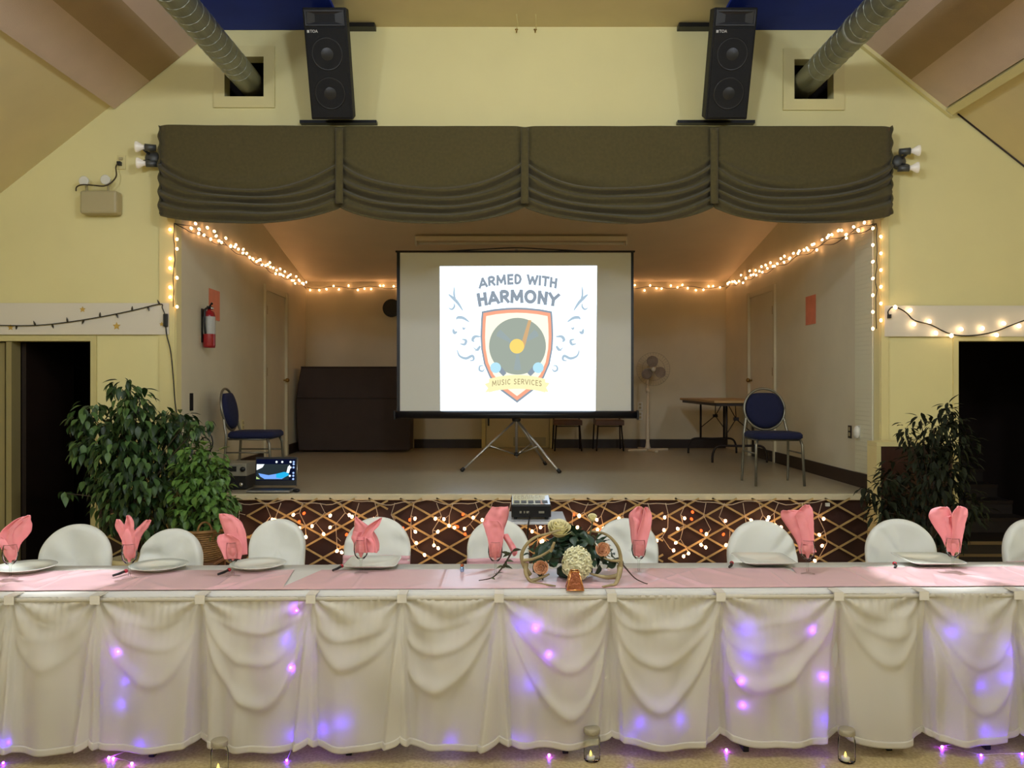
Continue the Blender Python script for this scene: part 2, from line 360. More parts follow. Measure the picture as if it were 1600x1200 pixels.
# brown half wall beside the right door, cream cap
d = thing('half_wall', 'dark brown half wall with cream cap beside right doorway, behind the dark plant', 'partition', (3.4, 7.05, 0))
x0, x1 = 568*7.05/F, 688*7.05/F
bx(x0+.04, x1, 7.05, YW-.055, 0, 1.2).build('panel', mat('brown_veneer', (62, 28, 16), .5, var=.3, vscale=5, stretch=(8, 1, 1)), d)
bx(x0, x1, 7.03, YW-.055, 1.202, 1.24).build('cap', m_trim, d); bx(x0, x0+.038, 7.03, YW-.055, 0, 1.2).build('post', m_trim, d)
# paper banner strips over the doors
m_paper = mat('white_banner_paper', (224, 216, 196), .7); m_gold = mat('gold_foil', (206, 170, 84), .4, metal=.3)
def star(cx, cz, r, y):
    p = MB(); pts = []
    for i in range(10):
        a = PI/2+i*PI/5; q = r if i % 2 == 0 else r*.45; pts.append((cx+q*math.cos(a), y, cz+q*math.sin(a)))
    p.prism(pts, (0, -.003, 0)); return p
d = thing('paper_banner', 'white paper banner with gold stars over left doorway', 'banner', (wx(130), YW, wz(525)))
bx(-4.75, wx(266), YW-.03, YW-.021, wz(523), wz(474)).build('paper_strip', m_paper, d)
for (u, v, r) in ((132, 484, 5), (185, 510, 6.5), (255, 507, 4), (20, 512, 5)): star(wx(u), wz(v), r*K, YW-.031).build('star', m_gold, d)
d = thing('paper_banner', 'plain white paper banner over right doorway behind lit string lights', 'banner', (wx(1490), YW, wz(527)))
bx(wx(1380), 5.05, YW-.03, YW-.021, wz(526), wz(478)).build('paper_strip', m_paper, d)
# ------------------------------------------------------------------ stage valance in four swagged sections
m_val = mat('olive_brown_drape', (86, 77, 42), .95, var=.2, vscale=40, bump=.25, bscale=220, sheen=.15)
YV = 7.06; KV = YV/F
joints = [247, 530, 820, 1116, 1395]
val = thing('stage_valance', 'olive brown swagged valance hanging across the top of the stage', 'valance', W(820, 350, YV))
def val_v(w, t, ends):
    e = (335 if t < .5 and ends == 0 or t >= .5 and ends == 3 else 322)
    top = 197-2*(ends == 0)*(1-t)
    s = (4*t*(1-t))**.74
    if ends == 0 and t < .5: s = max(s, .0)
    vj = top+(e-top)*(w if w < .3 else w)
    vm = top+(294-top)*w/.4 if w < .4 else 294+(350-294)*((w-.4)/.6)
    return vj+(vm-vj)*s
for i in range(4):
    u0, u1 = joints[i], joints[i+1]
    def fn(a, b, i=i, u0=u0, u1=u1):
        t = a; w_ = b; u = u0+(u1-u0)*t; v = val_v(w_, t, i)
        fold = sm(.3, .45, w_)
        ph = w_*44+fbm(t*2.2, i*3.1, w_*2)*3.4
        amp = .034*fold*(.55+.45*fbm(t*3, w_*6, i*7.7+1)+.25)
        d = amp*math.sin(ph)+.035*fold*math.sin(PI*t)+.01*fbm(t*5, w_*3, i)
        d -= .03*math.exp(-((min(t, 1-t)*(u1-u0))/9)**2)
        d += .012*math.sin(w_*60)*fold*math.exp(-(min(t, 1-t)*(u1-u0))/40)
        p = W(u, v, YV); p.y -= d
        return p
    mb = MB(); mb.grid(fn, 120, 170); mb.build('swag', m_val, val, solid=.006)
for u in joints[1:4]:
    mb = MB(); mb.grid(lambda a, b: W(u-6+12*a, 200+118*b, YV-.03-.012*math.sin(PI*a)), 6, 20); mb.build('tie_band', m_val, val, solid=.006)
for u in (joints[0], joints[4]):
    s = 1 if u < 800 else -1
    mb = MB(); mb.grid(lambda a, b: Vector((W(u, 0, YV).x+s*.004, YV+a*(YW-YV-.03), W(u, 196+138*b, YV).z))+Vector((.008*math.sin(b*40), 0, 0)), 6, 40); mb.build('return', m_val, val, solid=.006)
bx((247-800)*KV+.02, (1395-800)*KV-.02, YV+.02, YW-.002, W(0, 198, YV).z-.03, W(0, 198, YV).z-.005).build('mounting_board', m_wood, val)

# ------------------------------------------------------------------ loudspeakers under the ceiling
m_cab = mat('black_carpeted_cabinet', (14, 13, 12), .75, bump=.3, bscale=200); m_grille = mat('black_grille', (8, 8, 8), .7, bump=.5, bscale=400)
m_horn = mat('horn_plastic', (24, 23, 22), .35)
def loudspeaker(x, label):
    d = thing('loudspeaker', label, 'loudspeaker', (x, 6.75, 4.32), 'loudspeakers above the valance'); T = math.radians(22)
    R = Matrix.Rotation(T, 3, 'X')
    def loc(o): o.rotation_euler = (T, 0, 0); return o
    hw, hh, dp = .175, .425, .3
    c = MB(); bw = .14
    c.prism([(-hw, 0, -hh), (hw, 0, -hh), (bw, dp, -hh), (-bw, dp, -hh)], (0, 0, 2*hh)); loc(c.build('cabinet', m_cab, d, bevel=.01, local=True))
    g = MB(); g.box(-hw+.015, hw-.015, -.014, -.001, -hh+.015, hh-.15); loc(g.build('grille', m_grille, d, bevel=.004, local=True))
    for z in (.08, -.22):
        r = MB(); r.lathe([(.128, .0005), (.122, -.0025), (.116, .0002), (.05, .0002), (.045, -.001), (.0, -.0012)], (0, -.014, z), 28, 'y'); loc(r.build('woofer', m_horn, d, local=True))
    h = MB(); x0, x1, z0, z1 = -hw+.03, hw-.03, hh-.125, hh-.03
    h.add([(x0, -.006, z0), (x1, -.006, z0), (x1, -.006, z1), (x0, -.006, z1), (x0*.25, .004, z0+.03), (x1*.25, .004, z0+.03), (x1*.25, .004, z1-.03), (x0*.25, .004, z1-.03)], [(0, 1, 5, 4), (1, 2, 6, 5), (2, 3, 7, 6), (3, 0, 4, 7), (4, 5, 6, 7)])
    for (a0, a1, b0, b1) in ((x0-.012, x1+.012, z1, z1+.01), (x0-.012, x1+.012, z0-.01, z0), (x0-.012, x0, z0, z1), (x1, x1+.012, z0, z1)): h.box(a0, a1, -.016, -.001, b0, b1)
    loc(h.build('horn', m_horn, d, local=True))
    me = text_mesh('TOA', .03, .0006); me.transform(Matrix.Rotation(PI/2, 4, 'X')); me.transform(Matrix.Translation((-.092, -.017, hh-.185)))
    me.materials.append(mat('silver_lettering', (190, 186, 176), .4)); o = link('brand_lettering', me, d); loc(o)
    sq = MB(); sq.box(-.146, -.128, -.018, -.0145, hh-.186, hh-.166); loc(sq.build('brand_mark', MATS['silver_lettering'], d, local=True))
    s = 1 if x < 0 else -1
    b = MB()
    xa, xb = ((468-800)*7.2/F, (588-800)*7.2/F) if x < 0 else ((1059-800)*7.2/F, (1180-800)*7.2/F)
    b.box(xa, xb, 7.2, YW-.002, 3.99, 4.015); o = b.build('mounting_bar', m_blackm, d)
    xa, xb = ((500-800)*7.2/F, (586-800)*7.2/F) if x < 0 else ((1060-800)*7.2/F, (1150-800)*7.2/F)
    b = MB(); b.box(xa, xb, 7.17, YW-.002, 4.81, 4.845); b.build('mounting_bar', m_blackm, d)
    b = MB(); b.box(x-.03, x+.03, 6.98, YW-.02, 4.5, 4.53); b.build('bracket', m_blackm, d)
loudspeaker(-1.49, 'black loudspeaker tilted down above the valance, left of the two'); loudspeaker(1.777, 'black loudspeaker tilted down above the valance, right of the two')

# ------------------------------------------------------------------ spiral ducts
for (cx, cz, lb) in ((wx(389), wz(127), 'galvanised spiral duct running into the left wall opening'), (wx(1261), wz(127), 'galvanised spiral duct running into the right wall opening')):
    d = thing('spiral_duct', lb, 'duct', (cx, 2, cz), 'spiral ducts')
    mb = MB(); mb.tube([(cx, -5.9, cz), (cx, YW+1.1, cz)], .112, 28); mb.build('pipe', m_galv, d)
    hb = MB(); pts = []
    for i in range(0, int(12.5/.12*14)):
        a = 2*PI*i/14; pts.append((cx+.113*math.cos(a), -5.5+i*.12/14, cz+.113*math.sin(a)))
    hb.tube(pts, .0035, 4); hb.build('spiral_seam', m_galv, d)
    if cx > 0:
        for y in (6.2, 5.2): r = MB(); r.lathe([(.112, -.02), (.118, -.015), (.118, .015), (.112, .02)], (cx, y, cz), 28, 'y', cap=False); r.build('joint_band', m_galv, d)
# two wires hanging from the ceiling over the valance
for (u, v0, v1, lb) in ((807, -20, 50, 'thin wire hanging from ceiling above valance, left of two'), (836, -20, 48, 'thin wire hanging from ceiling above valance, right of two')):
    d = thing('hanging_wire', lb, 'wire', (wx(u), YW-.1, ZF), 'ceiling wires')
    x = wx(u); t = MB(); t.tube([(x, YW-.25, ZF-.001), (x+.01, YW-.12, ZF-.03), (x, YW-.06, ZF-.06)], .003, 5); t.build('wire', m_trim, d)
    t = MB(); t.lathe([(.014, 0), (.014, -.006), (.005, -.012), (.005, -.03), (0, -.032)], (x, YW-.06, ZF-.045), 10); t.build('hook', m_brass, d)

# ------------------------------------------------------------------ emergency light, its outlet and cord
m_beige = mat('beige_metal', (178, 166, 124), .5)
d = thing('emergency_light', 'beige emergency light box with two small lamps on left wall', 'emergency light', W(163, 338, YW))
bx(wx(135), wx(192), YW-.12, YW-.001, wz(338), wz(302)).build('battery_box', m_beige, d, bevel=.02)
for u, v in ((142, 288), (175, 286)):
    x, z = wx(u), wz(v)
    q = MB(); q.lathe([(.012, .0), (.03, -.02), (.04, -.06), (.042, -.075), (.036, -.076), (.0, -.07)], (x, YW-.05, z), 18, 'y'); q.build('lamp_head', m_white, d)
    q = MB(); q.cyl((x, YW-.07, wz(303)), (x, YW-.07, z-.03), .01, n=8); q.build('swivel', m_beige, d)
d2 = thing('wall_outlet', 'painted wall outlet above the emergency light with a black plug', 'outlet', W(190, 264, YW))
bx(wx(184), wx(197), YW-.012, YW-.001, wz(265), wz(243)).build('cover_plate', m_trim, d2, bevel=.003)
bx(wx(188), wx(193), YW-.03, YW-.013, wz(251), wz(247)).build('socket', m_beige, d2)
d3 = thing('lamp_flex', 'dark cord looping from outlet to emergency light', 'cord', W(165, 300, YW-.1))
pl = MB(); pl.box(wx(186), wx(192), YW-.05, YW-.014, wz(260), wz(254)); pl.build('plug', m_black, d3, bevel=.004)
t = MB(); t.tube(smooth_path([(wx(a), YW-yy, wz(b)) for a, b, yy in ((188, 258, .05), (187, 265, .07), (190, 280, .1), (185, 292, .14), (175, 297, .15), (160, 296, .15), (143, 295, .15), (133, 298, .14), (131, 304, .13))]), .006, 6); t.build('cable', mat('brown_cable', (60, 48, 26), .5), d3)

# ------------------------------------------------------------------ twin flood-lamp holders at the valance ends
m_bulb = mat('frosted_flood_bulb', (236, 230, 214), .25, emit=(255, 240, 215), estr=.12); m_sock = mat('grey_cast_metal', (92, 94, 92), .45, metal=.5)
for (hu, hv, s, bs, lb) in ((240, 248, -1, ((220, 236), (222, 261)), 'grey twin flood lamp holder with white bulbs left of the valance'), (1402, 254, 1, ((1428, 242), (1426, 268)), 'grey twin flood lamp holder with white bulbs right of the valance')):
    d = thing('flood_lamp', lb, 'lamp', W(hu, hv, YW), 'twin flood lamps')
    q = MB(); q.lathe([(.062, 0), (.062, -.03), (.05, -.045), (.0, -.047)], (wx(hu), YW-.001, wz(hv)), 20, 'y'); q.build('wall_plate', m_sock, d)
    for (bu, bv) in bs:
        a = Vector((wx(hu)+s*.02, YW-.05, wz(hv)+(.03 if bv < hv else -.03))); tip = Vector((wx(bu), YW-.14, wz(bv)))
        dr = Vector((s*1, -.25, .0)).normalized(); b0 = tip-dr*.09
        q = MB(); q.tube([a, a+Vector((s*.02, -.05, .02 if bv < hv else -.02)), b0-dr*.07], .014, 8); q.tube([b0-dr*.09, b0-dr*.0], [.026, .03], 14); q.build('socket', m_sock, d)
        q = MB(); q.tube([b0+dr*.001, b0+dr*.02, b0+dr*.06, b0+dr*.075, b0+dr*.08], [.018, .022, .046, .046, .03], 18); q.build('bulb', m_bulb, d)

# ------------------------------------------------------------------ projection screen on its tripod
YS = 9.3; KS_ = YS/F
def S(u, v, o=0): return Vector(((u-800)*KS_, YS-o, ZC-(v-600)*KS_))
scr = thing('projection_screen', 'tripod projection screen with bright music services logo projected on it', 'projection screen', (S(807, 0).x, YS, ST))
m_canvas = mat('matte_white_screen', (236, 236, 224), .9); m_case = mat('navy_black_case', (14, 16, 24), .4)
canvas = bx(S(624, 0).x, S(987, 0).x, YS, YS+.004, S(0, 643).z, S(0, 395).z).build('canvas', m_canvas, scr)
bx(S(620, 0).x, S(625, 0).x, YS-.004, YS+.008, S(0, 643).z, S(0, 393).z).build('border', m_case, scr); bx(S(986, 0).x, S(990, 0).x, YS-.004, YS+.008, S(0, 643).z, S(0, 393).z).build('border', m_case, scr)
t = MB(); t.tube([S(618, 393), S(992, 393)], .011, 8); t.build('top_bar', m_black, scr)
t = MB(); t.tube(smooth_path([S(700, 392, -.01), S(760, 389, -.01), S(806, 387, -.01), S(850, 389, -.01), S(910, 392, -.01)]), .007, 6); t.build('carry_handle', m_black, scr)
t = MB(); c0 = S(617, 648); c1 = S(996, 648); t.tube([c0, c1], .043, 14); o = t.build('case', m_case, scr)
for c_ in (c0, c1):
    t = MB(); t.box(c_.x-.012, c_.x+.012, YS-.052, YS+.052, c_.z-.052, c_.z+.048); t.build('end_cap', m_black, scr, bevel=.008)
m_alu = mat('brushed_aluminium', (196, 196, 192), .3, metal=.85)
px_ = S(807, 0).x; YP = YS+.07
t = MB(); t.cyl((px_, YP, ST+.12), (px_, YP, S(0, 388).z), .016, n=12); t.build('pole', m_alu, scr)
hub = ST+.55
t = MB(); t.lathe([(.02, -.02), (.045, -.02), (.05, 0), (.05, .03), (.02, .04)], (px_, YP, hub), 16); t.build('hub', m_black, scr)
t = MB(); t.lathe([(.012, -.02), (.03, -.015), (.03, .015), (.012, .02)], (px_, YP, ST+.16), 14); t.build('collar', m_black, scr)
for fx_, fy in ((W(722, 737, 9.0).x, 9.0), (W(874, 741, 8.85).x, 8.85), (W(852, 728, 9.72).x, 9.75)):
    ft = Vector((fx_, fy, ST+.018)); tp = Vector((px_, YP, hub)); dr = (ft-tp).normalized(); tp2 = tp+dr*.04
    t = MB(); t.tube([tp2, ft], .016, 8, flat=.7); lg = t.build('leg', m_alu, scr)
    t = MB(); t.tube([ft-dr*.03, ft+dr*.012], [.02, .022], 10); t.build('rubber_foot', m_black, lg)
    md = tp2.lerp(ft, .5); t = MB(); t.tube([md, Vector((px_, YP, ST+.16))+Vector((dr.x, dr.y, 0))*.025], .008, 6); t.build('brace', m_alu, scr)
# the projected picture: flat light on the canvas
def Z(x, y, o): return S(680+x/5, 405+y/5, o)
def flat(name, pts, o, m, par):
    p = MB(); p.add([Z(x, y, o) for x, y in pts], [tuple(range(len(pts)))]); return p.build(name, m, par)
PB = 1.0
def em(n, c, k=1.0): return glow(n, c, PB*k)
pic = flat('projected_picture', [(35, 55), (1265, 50), (1253, 1185), (40, 1185)], .0005, em('projected_white', (222, 238, 255), 2.0), scr)
m_ink = em('projected_ink', (146, 158, 170)); m_or = em('projected_orange', (250, 172, 140)); m_pale = em('projected_pale', (255, 250, 226), 1.1); m_rec = em('projected_record', (162, 172, 160)); m_yel = em('projected_yellow', (255, 220, 120)); m_rib = em('projected_ribbon', (255, 246, 190)); m_cy = em('projected_cyan', (186, 232, 248)); m_txt = em('projected_brown', (170, 156, 116)); m_stem = em('projected_stem', (214, 176, 130)); m_swirl = em('projected_swirl', (176, 198, 214)); m_sheen = em('projected_sheen', (158, 172, 172))
half = [(640, 378), (720, 381), (820, 391), (912, 408), (918, 480), (922, 600), (917, 700), (895, 820), (850, 925), (780, 1015), (640, 1122)]
half = [(x-638, y) for x, y in half]
def shield(k):
    cy = 700; R = [(x*k, cy+(y-cy)*k) for x, y in half]
    return [(638+x, y) for x, y in R]+[(638-x, y) for x, y in R[-2:0:-1]]
flat('shield_edge', shield(1), .001, m_ink, pic); flat('shield_band', shield(.955), .0015, m_or, pic); flat('shield_field', shield(.875), .002, m_pale, pic)
def disc(cx, cy, r, n=40): return [(cx+r*math.cos(2*PI*i/n), cy+r*math.sin(2*PI*i/n)) for i in range(n)]
flat('record', disc(643, 680, 222, 56), .0025, m_rec, pic)
for a in (90, 215, 325):
    a0 = math.radians(a); flat('record_sheen', [(643, 680), (643+185*math.cos(a0-.16), 680+185*math.sin(a0-.16)), (643+190*math.cos(a0), 680+190*math.sin(a0)), (643+185*math.cos(a0+.16), 680+185*math.sin(a0+.16))], .003, m_sheen, pic)
flat('note_stem', [(688, 700), (678, 640), (728, 475), (752, 478), (712, 640), (694, 700)], .0035, m_stem, pic); flat('note_head', disc(638, 680, 57, 32), .004, m_yel, pic)
for s, cx in ((1, 472), (-1, 805)):
    flat('microphone_handle', [(cx-s*5, 850), (cx+s*35, 830), (cx+s*85, 890), (cx+s*60, 915)], .0045, m_ink, pic); flat('microphone_head', disc(cx, 848, 42, 28), .005, m_cy, pic)
def arch(x, a, c=638): return a*((x-c)/260)**2
rb = [(x, 905+arch(x, 42)) for x in range(420, 861, 40)]+[(x, 1012+arch(x, 42)) for x in range(860, 419, -40)]
flat('ribbon_tail', [(385, 975), (440, 955), (470, 1025), (388, 1042), (412, 1008)], .0052, m_rib, pic); flat('ribbon_tail', [(895, 968), (840, 955), (810, 1025), (888, 1040), (868, 1005)], .0052, m_rib, pic)
flat('ribbon', rb, .0056, m_rib, pic)
GL = {'A': (.7, [[(0, 0), (.35, 1), (.7, 0)], [(.12, .27), (.58, .27)]]), 'R': (.66, [[(.1, 0), (.1, 1), (.36, 1), (.53, .92), (.58, .75), (.53, .58), (.36, .48), (.1, .48)], [(.32, .48), (.6, 0)]]),
 'M': (.9, [[(.06, 0), (.13, 1), (.45, .22), (.77, 1), (.84, 0)]]), 'E': (.54, [[(.5, 1), (.1, 1), (.1, 0), (.5, 0)], [(.1, .52), (.46, .52)]]), 'D': (.68, [[(.1, 0), (.1, 1), (.3, 1), (.5, .87), (.6, .5), (.5, .13), (.3, 0), (.1, 0)]]),
 'W': (.92, [[(0, 1), (.22, 0), (.46, .8), (.70, 0), (.92, 1)]]), 'I': (.2, [[(.1, 0), (.1, 1)]]), 'T': (.56, [[(0, 1), (.56, 1)], [(.28, 1), (.28, 0)]]), 'H': (.68, [[(.1, 0), (.1, 1)], [(.58, 0), (.58, 1)], [(.1, .52), (.58, .52)]]),
 'O': (.84, [[(.42+.35*math.cos(2*PI*k/16), .5+.5*math.sin(2*PI*k/16)) for k in range(17)]]), 'N': (.7, [[(.1, 0), (.1, 1), (.6, 0), (.6, 1)]]), 'Y': (.64, [[(0, 1), (.32, .48), (.64, 1)], [(.32, .48), (.32, 0)]]),
 'U': (.68, [[(.1, 1), (.1, .3), (.18, .08), (.34, 0), (.5, .08), (.58, .3), (.58, 1)]]), 'S': (.54, [[(.48, .86), (.38, .98), (.24, 1), (.1, .9), (.08, .74), (.16, .6), (.4, .42), (.47, .26), (.42, .08), (.26, 0), (.12, .03), (.04, .14)]]),
 'C': (.64, [[(.6, .84), (.44, .98), (.28, .96), (.12, .78), (.07, .5), (.12, .22), (.28, .04), (.44, .02), (.6, .16)]]), 'V': (.64, [[(0, 1), (.32, 0), (.64, 1)]]), ' ': (.3, [])}
def lettering(name, txt, xc, ybase, hpx, wpx, a, m, o, th, gap=.13, flare=0):
    tot = sum(GL[ch][0] for ch in txt)+gap*(len(txt)-1); x = 0; quads = []
    for ch in txt:
        w_, st = GL[ch]
        for pl in st:
            P = [(x+px, th/2+py*(1-th)) for px, py in pl]; n = len(P); closed = P[0] == P[-1]
            for k in range(n-1):
                p0, p1 = Vector(P[k]), Vector(P[k+1]); d_ = (p1-p0).normalized(); nn = Vector((-d_.y, d_.x))*th/2; e_ = d_*th*(.42 if n < 8 else .12)
                quads.append((p0-e_+nn, p1+e_+nn, p1+e_-nn, p0-e_-nn))
        x += w_+gap
    p = MB()
    for q in quads:
        vs = []
        for v in q:
            fx_ = v.x/tot*2-1; fy = max(0, min(1, v.y)); vs.append(Z(xc+fx_*wpx/2*(1+flare*fy), ybase-fy*hpx+a*fx_*fx_, o))
        p.add(vs, [(0, 1, 2, 3)])
    return p.build(name, m, pic)
lettering('lettering', 'ARMED WITH', 648, 198, 84, 596, 34, m_ink, .0012, .235, .17, .03)
lettering('lettering', 'HARMONY', 645, 345, 110, 606, 30, m_ink, .0012, .25, .16, .06)
lettering('lettering', 'MUSIC SERVICES', 638, 978, 44, 386, 16, m_txt, .0062, .14, .22)
def ribbon2(pts, wd):
    P = smooth_path([(x, y, 0) for x, y in pts], 6); n = len(P); L = []; R = []
    for i in range(n):
        t = (P[min(i+1, n-1)]-P[max(i-1, 0)]); t = t.normalized(); nx, ny = -t.y, t.x; k = 1.5*wd*math.sin(PI*(.08+.84*i/(n-1)))
        L.append((P[i].x+nx*k, P[i].y+ny*k)); R.append((P[i].x-nx*k, P[i].y-ny*k))
    return L, R
SW = [([(215, 400), (175, 340), (135, 300), (105, 275)], 8), ([(165, 330), (148, 280), (150, 215)], 5), ([(105, 380), (130, 392), (150, 370), (148, 345)], 5), ([(265, 490), (220, 460), (180, 455), (165, 470)], 8), ([(140, 545), (150, 575), (172, 565)], 8), ([(215, 530), (222, 545), (235, 535)], 5), ([(355, 605), (310, 605), (292, 630), (305, 645)], 8), ([(210, 625), (240, 635), (230, 665), (195, 660)], 7), ([(300, 690), (330, 712), (350, 680), (310, 720)], 5), ([(172, 710), (190, 755), (240, 775), (290, 755), (300, 785), (270, 795)], 7), ([(380, 830), (350, 835), (345, 865), (370, 875), (385, 855)], 5), ([(310, 830), (340, 690), (352, 650)], 2)]
for pts, wd in SW[:-1]:
    for s in (1, -1):
        q = [(x if s == 1 else 1298-x, y) for x, y in pts]; L, R = ribbon2(q, wd); n = len(L)
        p = MB(); p.add([Z(x, y, .001) for x, y in L+R], [(i, i+1, n+i+1, n+i) for i in range(n-1)]); p.build('flourish', m_swirl, pic)

# ------------------------------------------------------------------ batten light on the stage ceiling (switched off)
YL = 10.4; d = thing('batten_light', 'long unlit fluorescent batten on the stage ceiling above the screen', 'ceiling light', W(815, 372, YL))
x0, x1 = W(650, 0, YL).x, W(978, 0, YL).x; z1 = zc_(YL)-.012
bx(x0, x1, YL-.06, YL+.06, z1-.06, z1).build('housing', m_stceil, d, bevel=.008)
t = MB(); t.tube([(x0+.03, YL, z1-.085), (x1-.03, YL, z1-.085)], .018, 12); t.build('tube', m_white, d)
for x in (x0, x1): bx(x-.008, x+.012, YL-.05, YL+.05, z1-.11, z1).build('end_holder', m_white, d)

# ------------------------------------------------------------------ black round wall fan half behind the screen
d = thing('wall_fixture', 'small round black fixture on back wall, half hidden behind the screen', 'wall fixture', W(613, 482, YB))
c_ = W(613, 482, YB-.002); q = MB(); q.lathe([(.09, 0), (.125, -.03), (.135, -.07), (.128, -.085)], c_, 26, 'y'); q.build('housing', m_black, d)
q = MB(); q.lathe([(.125, -.084), (.08, -.075), (.035, -.06), (.03, -.075), (0, -.08)], c_, 26, 'y'); q.build('cone', m_horn, d)
# ------------------------------------------------------------------ dark brown padded partition against the back wall
YQ = 11.55; m_pad = mat('dark_brown_upholstery', (62, 48, 38), .8, var=.15, vscale=6)
d = thing('folded_platform', 'large dark brown folded platform standing against the stage back wall', 'platform', W(555, 705, YQ))
d.location.z = ST
out = [(470, 573), (465, 600), (462, 625), (463, 660), (466, 704), (641, 704), (642, 655), (640, 618), (634, 573)]
pts = [W(u, v, YQ) for u, v in out]; zmin = min(p.z for p in pts)
for p in pts: p.z += max(0, ST+.002-zmin) if p.z < ST+.1 else 0
p = MB(); p.prism(pts, (0, .34, 0)); p.build('body', m_pad, d, bevel=.02)
for v in (573.5, 622): 
    a, b = W(470 if v < 600 else 463, v, YQ-.006), W(634 if v < 600 else 640, v, YQ-.006); t = MB(); t.tube([a, b], .008, 6); t.build('seam', m_pad, d)
# ------------------------------------------------------------------ banquet chairs on the stage
m_navy = mat('navy_chair_fabric', (17, 23, 60), .9, var=.15, vscale=60, bump=.2, bscale=300); m_ch = mat('grey_steel_frame', (128, 124, 108), .35, metal=.7)
def stage_chair(label, loc, rz):                # faces -Y at rz = 0
    d = thing('banquet_chair', label, 'chair', loc, 'blue chairs on the stage'); d.rotation_euler = (0, 0, rz)
    B = lambda mb, n, m, **k: mb.build(n, m, d, local=True, **k)
    s = MB(); pr = []
    def seat(a, b):
        q = 2*PI*a; r = [0, .9, 1, 1, .92, 0][int(round(b*5))]; z = [.43, .43, .445, .475, .495, .5][int(round(b*5))]
        x = .235*r*abs(math.cos(q))**.35*(1 if math.cos(q) > 0 else -1); y = .225*r*abs(math.sin(q))**.35*(1 if math.sin(q) > 0 else -1); return Vector((x, y-.01, z))
    s.grid(seat, 48, 5); B(s, 'seat', m_navy)
    # oval padded back inside a bright tube, tilted back
    tl = math.radians(10); R = Matrix.Rotation(-tl, 3, 'X')
    def bk(x, z, y): return Vector((0, .225, .52))+R@Vector((x, y, z-.52))
    def oval(q, k): return (.198*k*math.cos(q), .705+.205*k*math.sin(q))
    s = MB()
    def pad(a, b):
        i = int(round(b*6)); k = [0, .6, .88, .94, .9, .6, 0][i]; y = [-.045, -.042, -.032, 0, .02, .026, .028][i]; q = 2*PI*a; x, z = oval(q, k)
        if z > .86: z = .86+(z-.86)*.1
        return bk(x, z, y)
    s.grid(pad, 40, 6); B(s, 'backrest', m_navy)
    s = MB(); s.tube([bk(*oval(2*PI*i/40, 1.0), 0) for i in range(41)], .012, 8); B(s, 'back_frame', m_ch)
    for sx in (-1, 1):
        s = MB(); s.tube(smooth_path([bk(sx*.185, .62, 0), bk(sx*.2, .54, 0), Vector((sx*.215, .21, .44)), Vector((sx*.222, .225, .2)), Vector((sx*.226, .25, .0))]), .013, 8); B(s, 'leg', m_ch)
        s = MB(); s.tube([(sx*.2, -.18, .43), (sx*.215, -.2, .38), (sx*.226, -.225, 0)], .013, 8); B(s, 'leg', m_ch)
        s = MB(); s.tube([(sx*.222, .222, .3), (sx*.218, -.205, .3)], .008, 6); B(s, 'stretcher', m_ch)
    s = MB(); s.tube([(-.2, -.17, .425), (.2, -.17, .425), (.2, .19, .425), (-.2, .19, .425), (-.2, -.17, .425)], .01, 6); B(s, 'seat_frame', m_ch)
    return d
stage_chair('blue banquet chair facing the hall, in front of folding table', (2.49, 7.95, ST), 0)
stage_chair('blue banquet chair seen side on, by left stage wall', (-2.5, 8.1, ST), PI/2)

# ------------------------------------------------------------------ folding table along the right stage wall
m_ply = mat('tan_laminate', (176, 140, 86), .4, var=.15, vscale=4, stretch=(1, 6, 1)); m_leg = mat('dark_brown_steel', (40, 30, 24), .45, metal=.4)
d = thing('folding_table', 'tan folding table with dark legs along the right stage wall', 'table', (2.75, 10.75, ST))
bx(2.37, 3.13, 9.75, 11.75, ST+.725, ST+.755).build('tabletop', m_ply, d, bevel=.006)
bx(2.4, 3.1, 9.78, 11.72, ST+.69, ST+.724).build('apron', m_leg, d)
for y in (10.05, 11.42):
    for x in (2.59, 2.91):
        t = MB(); t.cyl((x, y, ST+.2), (x, y, ST+.69), .014, n=10); t.build('leg', m_leg, d)
    t = MB(); t.tube(smooth_path([(2.42, y, ST+.002), (2.43, y, ST+.12), (2.5, y, ST+.2), (2.75, y, ST+.2), (3.0, y, ST+.2), (3.07, y, ST+.12), (3.08, y, ST+.002)]), .014, 8); t.build('foot_frame', m_leg, d)
    s = 1 if y < 10.7 else -1
    for x in (2.6, 2.9):
        t = MB(); t.tube([(x, y, ST+.36), (2.75, y+s*.16, ST+.52), (2.75+(x-2.75)*.3, y+s*.36, ST+.69)], .006, 6); t.build('brace', m_leg, d)
    bx(2.72, 2.78, y+s*.14, y+s*.18, ST+.5, ST+.54).build('brace_hinge', m_leg, d)

# ------------------------------------------------------------------ two brown school chairs by the back wall
def school_chair(label, x, y):
    d = thing('stacking_chair', label, 'chair', (x, y, ST), 'brown chairs behind the screen')
    bx(x-.2, x+.2, y-.2, y+.19, ST+.365, ST+.438).build('seat', m_wood, d, bevel=.006)
    bx(x-.19, x+.19, y+.2, y+.215, ST+.62, ST+.82).build('backrest', m_wood, d, bevel=.006)
    for s in (-1, 1):
        t = MB(); t.tube([(x+s*.165, y-.15, ST+.364), (x+s*.19, y-.2, ST)], .011, 8); t.build('leg', m_leg, d)
        t = MB(); t.tube([(x+s*.2, y+.24, ST), (x+s*.185, y+.185, ST+.42), (x+s*.18, y+.22, ST+.84)], .011, 8); t.build('leg', m_leg, d)
    t = MB(); t.tube([(x-.176, y-.17, ST+.35), (x+.176, y-.17, ST+.35)], .008, 6); t.build('stretcher', m_leg, d)
school_chair('brown wooden chair behind the screen tripod, left of the pair', W(886, 0, 12.0).x, 11.95); school_chair('brown wooden chair behind screen, next to the white fan', W(950, 0, 12.0).x, 11.95)

